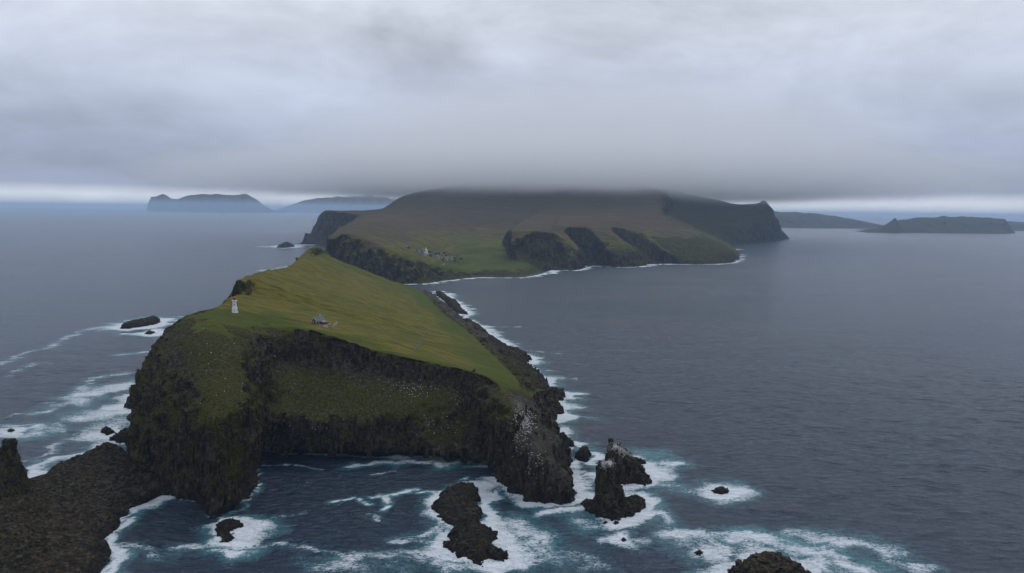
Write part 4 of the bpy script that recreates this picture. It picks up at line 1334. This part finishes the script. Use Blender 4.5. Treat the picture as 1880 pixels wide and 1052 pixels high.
    p[idx, 2] = fade * (0.85 * perlin(wpt / np.array([22, 9, 1]) + 5) + 0.6 * perlin(wpt / np.array([12, 5.6, 1]) + 55) + 1.0 * perlin(wpt / np.array([70, 30, 1]) + 25) - 0.1)
    col = np.stack([np.clip(foam, 0, 1.15), aer, aer * 0, aer * 0 + 1], 1)
    me = raw_mesh('sea', p, grid_faces(len(ys), len(xs)), True, {'foam': col})
    m, t, b = new_mat('sea_water')
    geo = node(t, 'ShaderNodeNewGeometry')
    pos = geo.outputs['Position']
    at = node(t, 'ShaderNodeVertexColor', layer_name='foam')
    s3 = node(t, 'ShaderNodeSeparateColor')
    t.links.new(at.outputs['Color'], s3.inputs[0])
    fo, ae = s3.outputs[0], s3.outputs[1]
    f1 = noise_n(t, pos, 0.30, 5, 0.72, 0.9)
    f2 = noise_n(t, mapping(t, pos, (0.35, 0.6, 1), (0, 0, 0.3)), 1.0, 5, 0.75, 0.6)
    lace = math_n(t, 'SUBTRACT', 1.0, math_n(t, 'MULTIPLY', math_n(t, 'ABSOLUTE', math_n(t, 'SUBTRACT', f1, 0.5)), 4.5))
    brk = math_n(t, 'ADD', math_n(t, 'MULTIPLY', math_n(t, 'SUBTRACT', lace, 0.45), 0.62), math_n(t, 'MULTIPLY', math_n(t, 'SUBTRACT', f2, 0.5), 2.2))
    ff = maprange(t, math_n(t, 'ADD', math_n(t, 'MULTIPLY', fo, 1.34), brk), 0.55, 1.30)
    ff = math_n(t, 'MULTIPLY', ff, maprange(t, fo, 0.05, 0.35))
    # scattered whitecaps out at sea
    wc = noise_n(t, mapping(t, pos, (0.012, 0.05, 1), (0, 0, 0.1)), 1.0, 9, 0.75)
    ff = math_n(t, 'MAXIMUM', ff, maprange(t, wc, 0.79, 0.84, 0, 0.7))
    tint = maprange(t, math_n(t, 'ADD', ae, math_n(t, 'MULTIPLY', math_n(t, 'SUBTRACT', f1, 0.5), 1.2)), 0.20, 1.05, 0, 0.95)
    lg = noise_n(t, mapping(t, pos, (0.0022, 0.0045, 1), (0, 0, 0.15)), 1.0, 4, 0.6)
    deep = mixc(t, maprange(t, lg, 0.35, 0.65), (0.004, 0.017, 0.037), (0.009, 0.028, 0.056))
    c = mixc(t, tint, deep, (0.06, 0.20, 0.235))
    c = mixc(t, ff, c, (0.66, 0.70, 0.74))
    t.links.new(c, b.inputs['Base Color'])
    b.inputs['IOR'].default_value = 1.33
    b.inputs['Specular IOR Level'].default_value = 0.78
    rgh = math_n(t, 'ADD', 0.22, math_n(t, 'MULTIPLY', ff, 0.6))
    t.links.new(rgh, b.inputs['Roughness'])
    w1 = noise_n(t, mapping(t, pos, (0.11, 0.20, 1), (0, 0, R(-18))), 1.0, 4, 0.62, 0.5)
    w2 = noise_n(t, mapping(t, pos, (0.010, 0.030, 1), (0, 0, R(10))), 1.0, 3, 0.5, 0.2)
    w3 = noise_n(t, mapping(t, pos, (0.35, 0.7, 1), (0, 0, R(-20))), 1.0, 4, 0.6)
    hh = math_n(t, 'ADD', math_n(t, 'ADD', math_n(t, 'MULTIPLY', w1, 3.0), math_n(t, 'MULTIPLY', w2, 2.2)), math_n(t, 'MULTIPLY', w3, 0.45))
    bp = node(t, 'ShaderNodeBump')
    t.links.new(maprange(t, lg, 0.35, 0.68, 0.78, 1.0), bp.inputs['Strength'])
    bp.inputs['Distance'].default_value = 2.6
    t.links.new(hh, bp.inputs['Height'])
    t.links.new(bp.outputs[0], b.inputs['Normal'])
    o = link('sea', me, m)
    tag(o, 'dark blue-grey sea with surf and foam round the rocks', None, None, 'structure')


sea()

# ------------------------------------------------------------------ haze and cloud
def volume_mat(name, col, dens, aniso=0.0):
    m = bpy.data.materials.new(name)
    m.use_nodes = True
    t = m.node_tree
    t.nodes.clear()
    v = node(t, 'ShaderNodeVolumePrincipled')
    v.inputs['Color'].default_value = (*col, 1)
    v.inputs['Density'].default_value = dens
    v.inputs['Anisotropy'].default_value = aniso
    o = node(t, 'ShaderNodeOutputMaterial')
    t.links.new(v.outputs[0], o.inputs['Volume'])
    return m


def box_mesh(name, lo, hi):
    x0, y0, z0 = lo
    x1, y1, z1 = hi
    V = [(x0, y0, z0), (x1, y0, z0), (x1, y1, z0), (x0, y1, z0), (x0, y0, z1), (x1, y0, z1), (x1, y1, z1), (x0, y1, z1)]
    Fc = [(0, 3, 2, 1), (4, 5, 6, 7), (0, 1, 5, 4), (1, 2, 6, 5), (2, 3, 7, 6), (3, 0, 4, 7)]
    return raw_mesh(name, V, Fc, False)


hz = link('haze', box_mesh('haze', (-78000, -32000, -6), (78000, 78000, 400)), volume_mat('sea_air', (0.58, 0.76, 1.0), 4.2e-5))
tag(hz, 'pale blue sea haze over the whole scene', None, None, 'stuff')


def cloud(name, label, c, r, dens, seed, top, bottom, nscale):
    """a bank of vapour that thins out to nothing inside its own closed hull"""
    NT, NP = 72, 36
    th = np.linspace(0, 2 * math.pi, NT, endpoint=False)
    ph = np.linspace(-math.pi / 2 + 0.01, math.pi / 2 - 0.01, NP)
    T, Ph = np.meshgrid(th, ph)
    v = np.stack([np.cos(Ph) * np.cos(T), np.cos(Ph) * np.sin(T), np.sin(Ph)], -1).reshape(-1, 3) * 1.02
    m = bpy.data.materials.new('cloud_vapour')
    m.use_nodes = True
    t = m.node_tree
    t.nodes.clear()
    g = node(t, 'ShaderNodeTexCoord')
    ob = g.outputs['Object']
    ln = node(t, 'ShaderNodeVectorMath', operation='LENGTH')
    t.links.new(ob, ln.inputs[0])
    sx = node(t, 'ShaderNodeSeparateXYZ')
    t.links.new(ob, sx.inputs[0])
    nz_ = noise_n(t, mapping(t, ob, nscale, (0, 0, 0), (seed, seed * 2, 0)), 1.0, 4, 0.55, 0.3)
    nn_ = math_n(t, 'SUBTRACT', nz_, 0.5)
    rr = math_n(t, 'ADD', ln.outputs['Value'], math_n(t, 'MULTIPLY', nn_, 0.35))
    body = maprange(t, rr, 0.97, top)
    zz = math_n(t, 'ADD', sx.outputs['Z'], math_n(t, 'MULTIPLY', nn_, bottom[2]))
    flat = maprange(t, zz, bottom[0], bottom[1])
    dn = math_n(t, 'MULTIPLY', math_n(t, 'MULTIPLY', body, flat), dens)
    v_ = node(t, 'ShaderNodeVolumePrincipled')
    v_.inputs['Color'].default_value = (0.975, 0.985, 0.998, 1)
    t.links.new(dn, v_.inputs['Density'])
    o_ = node(t, 'ShaderNodeOutputMaterial')
    t.links.new(v_.outputs[0], o_.inputs['Volume'])
    m.cycles.volume_step_rate = 0.35 if hasattr(m, 'cycles') and hasattr(m.cycles, 'volume_step_rate') else None
    o = link(name, raw_mesh(name, v, grid_faces(NP, NT, True), True), m)
    o.location = c
    o.scale = r
    tag(o, label, None, None, 'stuff')
    return o


cloud('cloud', 'grey cloud bank lying on the summit of the main island', (350, 5700, 432), (3500, 3000, 260), 0.0062, 1.0, 0.15, (-0.80, -0.25, 1.5), (3.6, 2.8, 0.6))
cloud('cloud', 'pale dome of cloud rising above the cloud bank', (700, 6300, 560), (3000, 2400, 720), 0.0012, 4.0, 0.55, (-0.3, 0.1, 0.3), (1.8, 1.8, 2.4))
